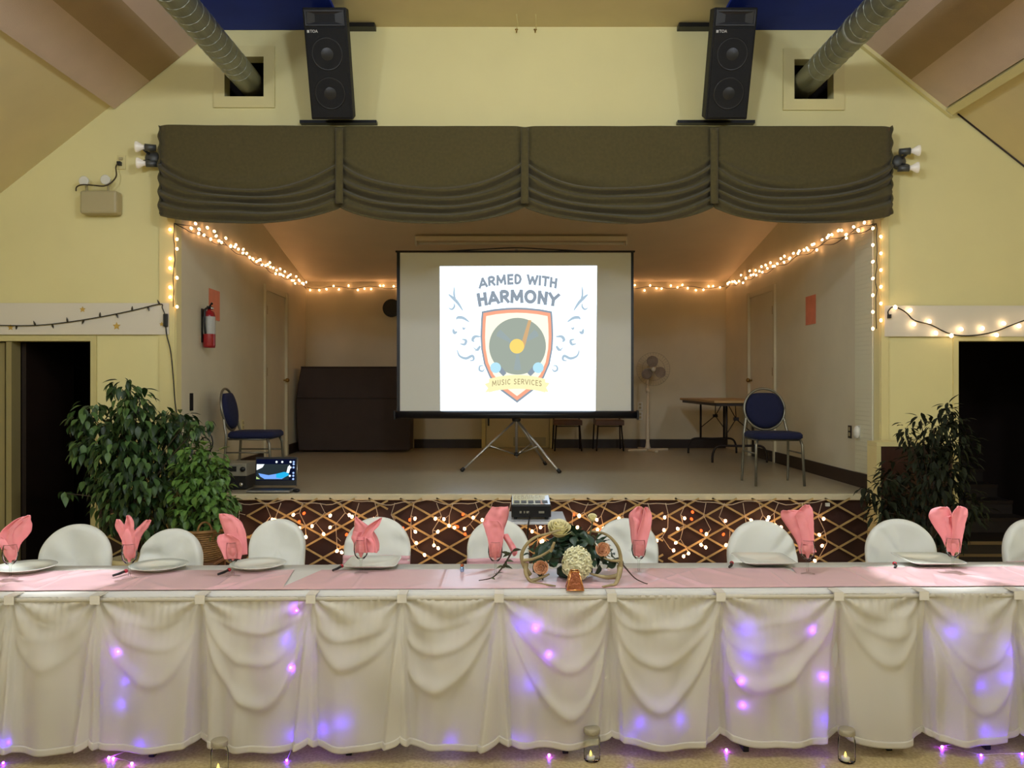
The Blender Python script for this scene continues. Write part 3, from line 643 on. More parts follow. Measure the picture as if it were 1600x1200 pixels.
# ------------------------------------------------------------------ pedestal fan
YF = 11.85; fx, fz = W(1019, 577, YF).x, W(1019, 577, YF).z; bxx = W(1012, 0, YF).x
d = thing('pedestal_fan', 'white pedestal fan with grey blades against the back wall', 'fan', (bxx, YF, ST))
m_fanw = mat('off_white_plastic', (222, 208, 178), .4); m_blade = mat('smoky_grey_blade', (158, 146, 134), .4)
for a in (.25, PI/2+.25):
    c, s = math.cos(a), math.sin(a); r = MB(); r.box(-.31, .31, -.025, .025, 0, .03, Matrix.Rotation(a, 3, 'Z'), (0, 0, 0)); r.v = [p+Vector((bxx, YF, ST)) for p in r.v]; r.build('foot_bar', m_fanw, d, bevel=.008)
t = MB(); t.lathe([(.05, .03), (.035, .06), (.026, .12), (.024, .5), (.02, .52), (.014, .53), (.014, fz-ST-.1)], (bxx, YF, ST), 16); t.build('pole', m_fanw, d)
t = MB(); t.lathe([(.028, -.03), (.03, .03)], (bxx, YF, ST+.86), 14); t.build('collar', m_fanw, d)
t = MB(); t.lathe([(.0, .12), (.06, .11), (.075, .04), (.06, -.02), (.03, -.04)], (fx, YF-.02, fz), 20, 'y'); t.tube([(fx, YF, fz-.05), (bxx, YF, fz-.12)], .03, 10); t.build('motor', m_fanw, d)
for k in range(3):
    a0 = PI/2+.1+k*2*PI/3
    def bl(a, b, a0=a0):
        r = .035+.155*a; w_ = .078*math.sqrt(max(0, 1-(2*max(a, .12)-1.0)**2)); q = (b-.5)*2
        x = r*math.cos(a0)-q*w_*math.sin(a0); z = r*math.sin(a0)+q*w_*math.cos(a0); return Vector((fx+x, YF-.085+q*.02, fz+z))
    t = MB(); t.grid(bl, 12, 8); t.build('blade', m_blade, d, solid=.003)
t = MB(); t.ball((fx, YF-.11, fz), .035, (1, .5, 1)); t.build('hub_cap', m_white, d)
t = MB()
for q in (.235, .16, .08):
    t.tube([(fx+q*math.cos(2*PI*i/40), YF-.09-.05*(1-q/.235), fz+q*math.sin(2*PI*i/40)) for i in range(41)], .0016, 4)
for i in range(36):
    a = 2*PI*i/36; t.tube([(fx+.03*math.cos(a), YF-.14, fz+.03*math.sin(a)), (fx+.2*math.cos(a), YF-.12, fz+.2*math.sin(a)), (fx+.235*math.cos(a), YF-.09, fz+.235*math.sin(a)), (fx+.2*math.cos(a), YF-.05, fz+.2*math.sin(a))], .0008, 3, cap=False)
t.build('guard', m_ch, d)
# outlets
def outlet(label, c, axis, m=m_white, extra=False):
    d = thing('wall_outlet', label, 'outlet', c)
    def pb(a, b, z0, z1, o0, o1, n, mm):
        if axis == 'y': bx(c.x+a, c.x+b, c.y-o1, c.y-o0, c.z+z0, c.z+z1).build(n, mm, d, bevel=.002)
        else:
            s = axis; bx(*sorted((c.x+s*o0, c.x+s*o1)), c.y+a, c.y+b, c.z+z0, c.z+z1).build(n, mm, d, bevel=.002)
    pb(-.038, .038, 0, .12, .001, .008, 'cover_plate', m)
    for z in (.02, .07): pb(-.018, .018, z, z+.035, .0085, .012, 'socket', m_beige)
    return d
outlet('white double outlet on back wall beside the fan, lower one', W(1000, 656, YB), 'y'); outlet('white outlet on back wall beside the fan, upper one', W(1000, 641, YB), 'y')
c = Vector((srx(7.86), 7.9, W(0, 685, 7.86).z)); o = outlet('dark faced wall outlet low on the right stage wall', c, -1, m_base)
d = thing('plug_in_unit', 'white rounded plug-in unit beside the dark outlet on the right stage wall', 'plug-in unit', Vector((srx(7.68), 7.68, W(0, 685, 7.7).z)))
q = MB(); q.ball(d.location+Vector((-.03, 0, .06)), .055, (.55, .8, 1.1)); q.build('shell', m_white, d); bx(d.location.x-.012, d.location.x-.001, d.location.y-.03, d.location.y+.03, d.location.z, d.location.z+.12).build('back_plate', m_white, d)
outlet('beige outlet low on left stage wall behind the blue chair', Vector((slx(9.2), 9.2, W(0, 673, 9.2).z)), 1, m_trim)

# ------------------------------------------------------------------ fire extinguisher and orange signs
Ye = 7.92; ex = slx(Ye)
m_red = mat('extinguisher_red', (150, 18, 26), .3, coat=.4); m_dred = mat('dark_red_shadow_plastic', (58, 16, 14), .4)
z0 = W(0, 545, Ye).z; z1 = W(0, 477, Ye).z
d = thing('fire_extinguisher', 'red fire extinguisher with grey label on the left stage wall', 'fire extinguisher', (ex+.06, Ye, z0))
t = MB(); t.lathe([(.0, .0), (.052, 0), (.056, .02), (.056, .3), (.045, .34), (.02, .355), (.018, .37)], (ex+.068, Ye, z0+.01), 20); t.build('cylinder', m_red, d)
t = MB(); t.lathe([(.0565, .13), (.0570, .14), (.0570, .29), (.0565, .295)], (ex+.068, Ye, z0+.01), 20, cap=False); t.build('label', mat('grey_label', (176, 176, 166), .5), d)
t = MB(); t.box(ex+.05, ex+.085, Ye-.02, Ye+.02, z0+.38, z0+.405); t.tube([(ex+.07, Ye, z0+.4), (ex+.11, Ye-.05, z0+.43), (ex+.12, Ye-.07, z0+.42)], .009, 6); t.build('valve', m_blackm, d)
t = MB(); t.tube(smooth_path([(ex+.07, Ye-.02, z0+.39), (ex+.06, Ye-.09, z0+.36), (ex+.06, Ye-.1, z0+.25), (ex+.06, Ye-.08, z0+.14)]), .011, 8); t.build('hose', m_black, d)
t = MB(); t.ball((ex+.1, Ye-.02, z0+.385), .016); t.build('gauge', m_chrome, d)
t = MB(); t.box(ex+.001, ex+.012, Ye-.03, Ye+.03, z0+.06, z0+.38); t.build('wall_bracket', m_blackm, d)
m_sign = mat('orange_paper', (236, 136, 100), .7, var=.15, vscale=9)
def wall_sheet(label, fx_, s, Ya, Yb, va, vb):
    Ym = (Ya+Yb)/2; p = MB(); z0, z1 = W(0, vb, Ym).z, W(0, va, Ym).z
    p.prism([(fx_(Ya)+s*.002, Ya, z0), (fx_(Yb)+s*.002, Yb, z0), (fx_(Yb)+s*.005, Yb, z0), (fx_(Ya)+s*.005, Ya, z0)], (0, 0, z1-z0))
    return tag(place(p.build('paper_sign', m_sign)), label, 'sign')
wall_sheet('orange paper sign on left stage wall above the fire extinguisher', slx, 1, 8.1, 8.42, 453, 500)
wall_sheet('orange paper sign on the right stage wall beside the door', srx, -1, 8.77, 9.06, 462, 507)

# ------------------------------------------------------------------ laptop and audio gear on the stage edge
LY = 7.42; lx0, lx1 = W(397, 0, LY).x, W(462, 0, LY).x; lx = (lx0+lx1)/2
d = thing('laptop', 'open laptop with a bright desktop picture at the stage edge', 'laptop', (lx, LY, ST))
bx(lx0-.01, lx1, LY-.2, LY+.03, ST+.006, ST+.024).build('base', mat('silver_laptop', (150, 148, 140), .35, metal=.5), d, bevel=.004)
zz0, zz1 = ST+.03, W(0, 715, LY).z
R = Matrix.Rotation(math.radians(-8), 3, 'X')
def LP(u, v, o=0):
    p = W(u, v, LY); return Vector((p.x, LY+.02-o+(p.z-zz0)*.12, p.z))
def lq(n, pts, o, m, par): 
    q = MB(); q.add([LP(u, v, o) for u, v in pts], [tuple(range(len(pts)))]); return q.build(n, m, par)
q = MB(); q.prism([LP(397, 715), LP(462, 715), LP(462, 759), LP(397, 759)], (0, .012, 0)); lid = q.build('lid', m_black, d)
q = MB(); q.tube([LP(462.4, 716, 0), LP(462.4, 760, 0)], .004, 6); q.build('lid_edge', m_chrome, d)
dsp = lq('display', [(398.5, 718), (460, 718), (460, 751), (398.5, 751)], .002, glow('display_navy', (14, 20, 48), .8), d)
lq('display_patch', [(399, 726), (450, 726), (450, 750), (399, 750)], .0026, glow('display_dusk', (46, 56, 60), .8), dsp)
lq('display_patch', [(399, 726), (411, 726), (408, 731), (402, 734), (399, 735)], .003, glow('display_white', (240, 250, 255), 1.2), dsp)
lq('display_patch', [(402, 740), (418, 743), (430, 741), (442, 738), (449, 739), (450, 743), (444, 746), (439, 749), (412, 749), (405, 745)], .003, glow('display_sky', (120, 170, 250), 1.0), dsp)
lq('display_patch', [(430, 741), (442, 738), (449, 739), (450, 743), (444, 746), (438, 748), (430, 747)], .0033, glow('display_cyan', (40, 180, 235), 1.0), dsp)
lq('display_patch', [(446, 739), (448, 730), (451, 727), (452, 732), (450, 740)], .0036, MATS['display_white'], dsp)
lq('display_patch', [(399, 745), (405, 749), (399, 749)], .0036, glow('display_green', (190, 220, 140), .9), dsp)
for (u, v) in ((430, 722.5), (439, 722.5), (452, 722.5), (457, 722.5), (457, 726), (452, 731), (457, 731), (457, 739.5), (451.5, 744), (457, 744), (457, 749)):
    lq('desktop_icon', [(u+1.7*math.cos(i*PI/4), v+1.7*math.sin(i*PI/4)) for i in range(8)], .004, MATS['display_white'] if u < 455 else glow('display_ice', (170, 200, 255), 1.0), dsp)
bx(lx0, lx1-.01, LY-.19, LY-.01, ST+.0245, ST+.0265).build('keyboard', m_black, d)
d = thing('computer_mouse', 'small black gadget beside the laptop on the stage edge', 'gadget', (W(463, 0, 7.3).x, 7.3, ST)); q = MB(); q.ball((W(463, 0, 7.3).x, 7.3, ST+.017), .03, (1.1, .7, .55)); q.build('shell', m_black, d); bx(W(461, 0, 7.3).x, W(465, 0, 7.3).x, 7.275, 7.28, ST+.02, ST+.026).build('button', m_horn, d)
m_silv = mat('silver_audio_face', (160, 156, 138), .4, metal=.4)
ax0, ax1 = W(346, 0, 7.6).x, W(392, 0, 7.6).x
d = thing('audio_amplifier', 'black audio amplifier under the silver player beside the laptop', 'amplifier', (ax0+.13, 7.6, ST))
bx(ax0, ax1, 7.46, 7.8, ST+.008, ST+.12).build('case', m_black, d, bevel=.004)
for i in range(3): t = MB(); t.lathe([(.018, 0), (.018, -.02), (.0, -.022)], (ax1-.04-i*.07, 7.46, ST+.05), 14, 'y'); t.build('knob', m_chrome if i == 0 else m_horn, d)
d = thing('disc_player', 'silver disc player with dark display stacked beside the laptop', 'disc player', (ax0+.13, 7.6, ST+.121))
bx(ax0, ax1, 7.47, 7.8, ST+.122, ST+.235).build('case', m_silv, d, bevel=.004)
bx(ax0+.07, ax0+.18, 7.464, 7.469, ST+.165, ST+.21).build('display', m_black, d)
t = MB(); t.lathe([(.022, 0), (.022, -.018), (.0, -.02)], (ax1-.03, 7.47, ST+.185), 16, 'y'); t.build('knob', m_black, d)
t = MB(); t.lathe([(.012, 0), (.012, -.012), (.0, -.014)], (ax0+.04, 7.47, ST+.185), 12, 'y'); t.build('knob', m_black, d)
# cables looping behind the plant
for (pts, lb) in (([(300, 690), (312, 676), (326, 676), (332, 688), (330, 702), (318, 712)], 'black audio cable looping above the green plant, upper loop'), ([(305, 700), (318, 684), (328, 690), (329, 705), (322, 716)], 'black audio cable looping above the green plant, inner loop')):
    t = MB(); t.tube(smooth_path([W(u, v, 7.5+.09*('inner' in lb)) for u, v in pts]+[Vector((W(330, 0, 7.55).x, 7.55+.09*('inner' in lb), ST+.02))]), .006, 6); tag(place(t.build('audio_cable', m_black)), lb, 'cable')
# extension cord from the unlit string down the jamb
d = thing('extension_cord', 'dark extension cord hanging from the banner end down the stage jamb', 'cord', W(262, 500, YW-.05))
bx(wx(259), wx(265.5), YW-.06, YW-.032, wz(511), wz(491)).build('connector', m_black, d, bevel=.006)
t = MB(); t.tube(smooth_path([(wx(u), YW-.045, wz(v)) for u, v in ((262, 508), (264, 525), (270, 550), (274, 590), (277, 630), (282, 660), (290, 690))]), .005, 6); t.build('cable', m_blackm, d)
# ------------------------------------------------------------------ string lights
rnd = random.Random(4)
g_warm = glow('warm_bulb', (255, 186, 128), 16.0); g_dim = glow('dim_amber_bulb', (255, 96, 40), 2.4); g_wh = glow('warm_white_bulb', (255, 216, 170), 12.0)
def bulb_mesh(name, r, m, long=1.25):
    b = MB(); b.ball((0, 0, 0), r, (1, 1, long), 8); return b.mesh(name, m)
BW = bulb_mesh('bulb', .012, g_warm); BD = bulb_mesh('bulb', .012, g_dim); BI = bulb_mesh('bulb', .0125, g_warm); BH = bulb_mesh('bulb', .015, g_wh)
def bulbs(par, pts, me, name='bulb'):
    for p in pts: link(name, me, par, p-wloc(par), (rnd.uniform(-.8, .8), rnd.uniform(-.8, .8), 0))
m_wire = mat('dark_green_wire', (30, 30, 20), .5); m_wirew = mat('white_wire', (206, 188, 160), .5)
def wire(par, pts, r=.004, m=m_wire): t = MB(); t.tube(pts, r, 5); return t.build('wire', m, par)
ZL = 3.15
def wallpt(side, Y, dz=0, o=.03): return Vector(((slx(Y)+o) if side < 0 else (srx(Y)-o), Y, ZL+dz))
def along(side, lb, vert):
    fx_ = slx if side < 0 else srx
    d = thing('string_lights', lb, 'string lights', wallpt(side, 8.5))
    xv = wx(vert[0]); top = Vector((xv, YW-.025, wz(350)))
    path = [Vector((xv+rnd.uniform(-.008, .008), YW-.03, wz(v))) for v in range(vert[1], 349, -12)]+[top]
    wire(d, path)
    if side < 0: bulbs(d, [Vector((xv+rnd.choice((-.03, .03)), YW-.04, wz(v))) for v in range(vert[1], 350, -15)], BW)
    else: bulbs(d, [Vector((xv+(.035 if k % 2 else -.035), YW-.04, wz(v))) for k, v in enumerate(range(vert[1], 350, -13))], BW)
    Ys = [YW+.14+i*(YB-YW-.25)/60 for i in range(61)]
    for row in (0, 1):
        pth = [top]+[wallpt(side, Y, .018*math.sin(Y*9+row*2)+.03*row-.02+.01*math.sin(Y*2.3)) for Y in Ys]
        wire(d, pth)
        n = 26
        bulbs(d, [wallpt(side, YW+.2+(YB-YW-.35)*((i+.5*row+rnd.uniform(-.3, .3))/n), rnd.uniform(-.05, .055)+.02*row, .05) for i in range(n)], BW)
    return d
along(-1, 'warm lit string lights down the left jamb and along left stage wall', (274, 480)); along(1, 'warm lit string lights down the right jamb and along right stage wall', (1367, 514))
def back_string(lb, u0, u1, n):
    d = thing('string_lights', lb, 'string lights', W((u0+u1)/2, 450, YB-.04))
    wire(d, [W(u0+(u1-u0)*i/40, 449+2*math.sin(i*.9), YB-.03) for i in range(41)])
    for i in range(n): bulbs(d, [W(u0+(u1-u0)*(i+rnd.uniform(.2, .8))/n, 449+rnd.uniform(-4, 5), YB-.045)], BW)
back_string('warm lit string lights along back wall left of the screen', 480, 806, 28); back_string('warm lit string lights along the back wall right of the screen', 806, 1132, 32)
# unlit string on the left banner, lit one on the right banner
d = thing('string_lights', 'dark unlit string lights sagging across the left banner', 'string lights', W(130, 500, YW-.05))
pth = smooth_path([(wx(u), YW-.045, wz(v)) for u, v in ((-60, 508), (0, 509), (60, 509), (110, 504), (160, 496), (210, 486), (253, 476), (257, 482), (262, 494))])
wire(d, pth, .0045)
m_dk = mat('unlit_bulb_glass', (52, 46, 30), .25)
BU = MB(); BU.tube([(0, 0, 0), (0, 0, .012), (0, 0, .02), (0, 0, .042)], [.006, .008, .008, .002], 6); BU = BU.mesh('bulb', m_dk)
for i in range(6, len(pth)-10, 3): link('bulb', BU, d, pth[i]-wloc(d), (rnd.uniform(-.5, .5)+(PI if i % 2 else 0), rnd.uniform(-.5, .5), 0))
d = thing('string_lights', 'lit string lights draped in a swag across the right banner', 'string lights', W(1490, 510, YW-.05))
pth = smooth_path([(wx(u), YW-.045, wz(v)) for u, v in ((1386, 496), (1384, 488), (1390, 481), (1398, 481), (1412, 489), (1425, 501), (1450, 508), (1480, 522), (1510, 525), (1545, 520), (1575, 509), (1600, 500), (1640, 490))])
wire(d, pth, .006); bx(wx(1383), wx(1388), YW-.06, YW-.04, wz(498), wz(492)).build('plug', m_black, d)
bulbs(d, [Vector((wx(u), YW-.06, wz(v))) for u, v in ((1394, 481), (1417, 486), (1423, 507), (1447, 503), (1457, 521), (1481, 525), (1496, 515), (1529, 514), (1551, 524), (1562, 506), (1586, 510), (1603, 501))], BH)

# ------------------------------------------------------------------ wooden trellis in three panels on the stage front
m_slat = mat('bamboo_slat', (188, 162, 106), .55, var=.3, vscale=10)
def trellis(lb, u0, u1, ua, ub):
    Y = 7.17; x0, x1 = (u0-800)*Y/F, (u1-800)*Y/F; zb, zt = .08, .745; mk = .56; sp = .325
    d = thing('trellis_panel', lb, 'trellis', ((x0+x1)/2, Y, zb), 'trellis panels on the stage front')
    for s in (-1, 1):
        n = int((x1-x0+1.6)/sp)+2
        for i in range(n):
            xa = x0-1.3+i*sp+rnd.uniform(-.012, .012)+.06   # where the slat meets the top (s=-1) or bottom (s=1)
            # line: from (xa, z=zb if s>0 else zt) rising / falling along +x
            za = zb if s > 0 else zt
            t0 = max(0, x0-xa); t1 = min((zt-zb)/mk, x1-xa)
            if t1-t0 < .12: continue
            p0 = Vector((xa+t0, Y-(.0075 if s > 0 else 0), za+s*mk*t0)); p1 = Vector((xa+t1, Y-(.0075 if s > 0 else 0), za+s*mk*t1))
            dr = (p1-p0).normalized(); nr = Vector((-dr.z, 0, dr.x))*.008
            q = MB(); q.prism([p0+nr, p1+nr, p1-nr, p0-nr], (0, .006, 0)); q.build('slat', m_slat, d)
trellis('bamboo trellis panel behind the two left-hand plants', 168, 372, 0, 0)
trellis('short bamboo trellis panel with lights, just right of the green basket plant', 386, 606, 0, 0); trellis('long bamboo trellis panel with lights behind the projector', 612, 1036, 0, 0); trellis('bamboo trellis panel below the stage, left of the dark plant', 1044, 1485, 0, 0)
# ------------------------------------------------------------------ icicle lights
d = thing('icicle_lights', 'white-wired icicle lights hanging in front of the trellis', 'string lights', W(830, 790, 7.12)); YI = 7.12
main = [W(372+i*9.2, 785+3*math.sin(i*.55)+1.5*math.sin(i*1.3), YI) for i in range(101)]
t = MB(); t.tube(main, .0035, 5)
pts = []
i = 0
for u in range(380, 1292, 30):
    u += rnd.randint(-4, 4); n = rnd.choice((2, 3, 3, 4, 4)); v = 786; x = u; p = [W(x, v, YI)]
    for k in range(n):
        v += rnd.uniform(14, 22); x = u+rnd.choice((-1, 1))*rnd.uniform(3, 9); p.append(W(x, v, YI-.005))
        s = rnd.choice((-1, 1)); e = W(x+s*rnd.uniform(5, 10), v+rnd.uniform(2, 8), YI-.012); t.tube([p[-1], e], .0025, 4); pts.append(e)
    pts.append(p[-1]+Vector((0, -.005, -.01))); t.tube(p, .003, 4)
t.build('wire', m_wirew, d)
bulbs(d, [p for p in pts if rnd.random() > .16], BI)
bulbs(d, [W(rnd.uniform(370, 1290), rnd.uniform(800, 850), YI+.02) for _ in range(24)], BD)
bx(W(1290, 0, YI).x, W(1296, 0, YI).x, YI-.01, YI+.01, W(0, 791, YI).z, W(0, 786, YI).z).build('plug', m_white, d)

# ------------------------------------------------------------------ projector on a small white stand
PY = 6.1; px0, px1 = W(799, 0, PY).x, W(861, 0, PY).x
m_stand = mat('white_laminate', (214, 218, 222), .22)
d = thing('projector_stand', 'small white-topped stand carrying the projector', 'stand', ((px0+px1)/2, 6.25, 0))
bx(px0-.04, px1+.11, 6.0, 6.5, .715, .735).build('top', m_stand, d, bevel=.004)
for x in (px0, px1+.07):
    for y in (6.05, 6.45): t = MB(); t.cyl((x, y, 0), (x, y, .714), .014, n=8); t.build('leg', m_blackm, d)
d = thing('projector', 'black video projector with glossy top lit blue by the screen', 'projector', ((px0+px1)/2, 6.08, .742))
d.rotation_euler = (math.radians(4.5), 0, 0); hw_ = (px1-px0)/2
m_gl = mat('glossy_black_top', (60, 64, 70), .16, coat=.8)
L_ = dict(local=True)
bx(-hw_, hw_, 0, .34, .012, .105).build('body', m_black, d, bevel=.008, **L_)
bx(-hw_+.006, hw_-.006, .006, .334, .1053, .109).build('top_panel', m_gl, d, bevel=.002, **L_)
for i in range(5): bx(-hw_+.02+i*.052, -hw_+.06+i*.052, .05, .13, .1092, .111).build('control_button', m_black, d, **L_)
for x in (-hw_+.03, hw_-.03):
    t = MB(); t.cyl((x, .03, -.004), (x, .03, .013), .012, n=8); t.build('foot', m_black, d, **L_)
    t = MB(); t.cyl((x, .3, -.028), (x, .3, .013), .012, n=8); t.build('foot', m_black, d, **L_)
for i, (a, b) in enumerate(((.06, .075), (.09, .1), (.11, .13), (.2, .24))): bx(-hw_+a, -hw_+b, -.006, -.0005, .045, .06).build('port', m_silv, d, **L_)
t = MB(); t.lathe([(.04, 0), (.04, .03), (.034, .035), (.0, .03)], (-hw_+.07, .34, .06), 18, 'y'); t.build('lens', m_gl, d, **L_)
t = MB(); t.tube(smooth_path([(px0+.13, 6.075, .79), (px0+.13, 6.0, .77), (px0+.12, 5.97, .7), (px0+.1, 5.98, .4), (px0+.12, 6.0, .02)]), .006, 6); tag(place(t.build('power_cable', m_black)), 'black cable hanging from the back of the projector', 'cable')

# ------------------------------------------------------------------ head table: tables, cloths, runners, skirts
def yF(x): return 3.92+.02*x
def yBk(x): return yF(x)+.62
def TP(u, v, z=.757):                          # point on the table top under a pixel
    Y = (ZC-z)*F/(v-600); return Vector(((u-800)*Y/F, Y, z))
m_cloth = mat('white_table_linen', (232, 230, 220), .85, bump=.08, bscale=300, translucent=.25); m_tabtop = mat('grey_table_laminate', (150, 140, 120), .5)
cuts = [-3.45, -.99, .485, 1.96, 3.45]
for i in range(4):
    x0, x1 = cuts[i]+.006, cuts[i+1]-.006; xm = (x0+x1)/2
    d = thing('banquet_table', ('long folding table under the white cloth at the left end of the head table', 'folding table under the white cloth, below the left side of the centrepiece', 'folding table under the white cloth, right of the centrepiece', 'folding table under the white cloth at the right end of the head table')[i], 'table', (xm, yF(xm)+.3, 0), 'tables of the head table')
    p = MB(); p.prism([(x0, yF(x0)+.02, .72), (x1, yF(x1)+.02, .72), (x1, yBk(x1)-.02, .72), (x0, yBk(x0)-.02, .72)], (0, 0, .022)); p.build('tabletop', m_tabtop, d)
    for x in ((-2.95, -1.67), (-.76, .25), (1.1, 1.78), (2.25, 3.2))[i]:
        bx(x-.014, x+.014, yF(x)-.035, yF(x)+.6, 0, .028).build('foot_bar', m_blackm, d, bevel=.004)
        for dy in (.1, .52): t = MB(); t.tube([(x, yF(x)+dy, .0285), (x, yF(x)+dy, .719)], .014, 8); t.build('leg', m_blackm, d)
spans = [(-3.45, -.985, 0), (-.995, 1.965, 1), (1.955, 3.45, 2)]
for (x0, x1, k) in spans:
    def cl(a, b, x0=x0, x1=x1, k=k):
        x = x0+(x1-x0)*a; n = .004*fbm(x*6, b*5, k); e = k % 2*.003
        yf, yb = yF(x)-.006-e, yBk(x)+.006
        P = [(yb, .28), (yb, .60), (yb, .735), (yb-.008, .7485), (yf+.3, .7485), (yf+.008, .7485), (yf, .735), (yf-.002, .6), (yf-.002, .45), (yf-.002, .30)]
        i = b*(len(P)-1); j = min(int(i), len(P)-2); f_ = i-j; y, z = P[j][0]*(1-f_)+P[j+1][0]*f_, P[j][1]*(1-f_)+P[j+1][1]*f_
        if z < .73: y += n*2
        return Vector((x, y, z+e*.5+(0 if z > .74 else n)))
    t = MB(); t.grid(cl, 120, 18); o = t.build('tablecloth', m_cloth, None); place(o)
    tag(o, ('white tablecloth over the left part of the head table', 'white tablecloth over the middle of the head table under the centrepiece', 'white tablecloth over the right end of the head table')[k], 'tablecloth', 'head table cloths')
m_satin = mat('dusty_pink_satin', (222, 178, 182), .24, sheen=.3, bump=.05, bscale=40)
rr = random.Random(12)
PLC = [(TP(u, v).x, TP(u, v).y, r) for u, v, r in ((40, 891, .15), (248, 889, .15), (403, 887, .15), (583, 884, .17), (1192, 879, .18), (1450, 879, .19), (820, 900, .12), (898, 900, .16), (965, 900, .12))]
for k, (x0, x1) in enumerate(((-3.4, -1.12), (-1.06, 1.5), (1.46, 3.4))):
    rid = [(rr.uniform(x0+.1, x1-.1), rr.uniform(-1.2, 1.2), rr.uniform(.008, .02), rr.uniform(.012, .035)) for _ in range(22 if k != 1 else 12)]
    crease = [x0+.42*i+.3 for i in range(8)]
    def rn(a, b, x0=x0, x1=x1, rid=rid, k=k, crease=crease):
        x = x0+(x1-x0)*a; sk = (b-.5)*.12*(1 if k == 1 else .4); y = yF(x)+.055+.42*b+.008*fbm(x*4, k); xx = x+sk*(1-2*a)
        h = .0
        for (rx, sl, ah, wd) in rid: h += ah*math.exp(-((xx-rx-(b-.5)*.4*sl)/wd)**2)*(.5+.5*math.sin(b*3+rx*9))
        for cx in crease: h += .004*math.exp(-((xx-cx)/.006)**2)
        for q in PLC: h *= sm(q[2]*.9, q[2]+.06, math.hypot(xx-q[0], y-q[1]))
        h = min(h, .009)
        ed = min(a*(x1-x0), (1-a)*(x1-x0), b*.42, (1-b)*.42)
        h += .0012*(1+fbm(xx*9, b*6, k))
        return Vector((xx, y, .7535+h*min(1, ed/.03)+.001*(k != 1)))
    t = MB(); t.grid(rn, 360, 36); o = t.build('table_runner', m_satin); place(o)
    tag(o, ('pink satin runner on the left part of the head table', 'pink satin runner under the flower centrepiece', 'pink satin runner on the right part of the head table')[k], 'table runner', 'pink satin runners')
# swagged skirt
clips = [(u-800)*.003 for u in (-300, -130, 30, 160, 320, 490, 630, 780, 955, 1125, 1310, 1445, 1595, 1740, 1900)]
prm = [(rr.uniform(.22, .5), rr.uniform(-.45, .6), rr.uniform(.35, 1.1), rr.choice((-1, 1))) for _ in clips]
ZT = .742
def skirt_d(x, z):
    h = max(0, ZT-z)
    i = 0
    while i < len(clips)-2 and x > clips[i+1]: i += 1
    a, b = clips[i], clips[i+1]; t = min(1, max(0, (x-a)/(b-a))); wd = b-a
    sag, asy, am, sg = prm[i]
    d = .016+.07*h+.03*sm(0, .35, h)*max(0, math.sin(PI*t))**.6
    tt = t**(1+asy); arc = 4*tt*(1-tt)
    for n_, (q, aw, s0) in enumerate(((.3, .010, .024), (.6, .018, .032), (1.0, .034, .042))):
        hk = .02+.03*q+sag*q*arc**.75+.02*fbm(x*5, n_*3+i)
        e = (h-hk)/(s0*(1 if h < hk else .6))
        d += am*aw*math.exp(-e*e)*(.25+.75*arc)*(.75+.6*fbm(i*3.7, n_*5.1))
    for j, c in ((i, a), (i+1, b)):            # pleats fan out from each clip, and a cone of cloth falls below it
        dx = x-c; r = math.hypot(dx, h)+1e-4; an = math.atan2(dx, h)
        d += .015*math.sin(an*9+prm[j][0]*40)*min(1, r/.09)*math.exp(-r/.26)
        w0 = c-(.012+(.05+.13*abs(prm[j][1]))*h); w1 = c+(.012+(.03+.16*abs(prm[j][0]-.3))*h)
        ins = sm(w0-.006, w0+.010, x)*(1-sm(w1-.010, w1+.006, x))
        d += prm[j][3]*.036*sm(.02, .3, h)*ins
    d += .005*math.sin(x*170+4*fbm(x*9))*math.exp(-h/.07)*max(0, math.sin(PI*t))**.4
    d += .012*math.sin(x*30+5*fbm(x*3, 7))*sm(.1, .5, h)+.02*fbm(x*8, z*3.5)*sm(.02, .25, h)
    return d
def hem_z(x):
    i = 0
    while i < len(clips)-2 and x > clips[i+1]: i += 1
    a, b = clips[i], clips[i+1]; t = (x-a)/(b-a); return .018+.045*(1-max(0, math.sin(PI*t))**.5)+.012*(1+fbm(x*3.1, 5))+.02*(1 if x > -2 else sm(-2.6, -2, x))
m_skirt = mat('white_satin_skirt', (228, 222, 204), .55, sheen=.25, translucent=.42)
m_clip = mat('clear_plastic_clip', (222, 216, 200), .3)
lab = ('white swagged table skirt around the left end of the head table', 'white swagged table skirt across the middle of the head table', 'white swagged table skirt around the right end of the head table')
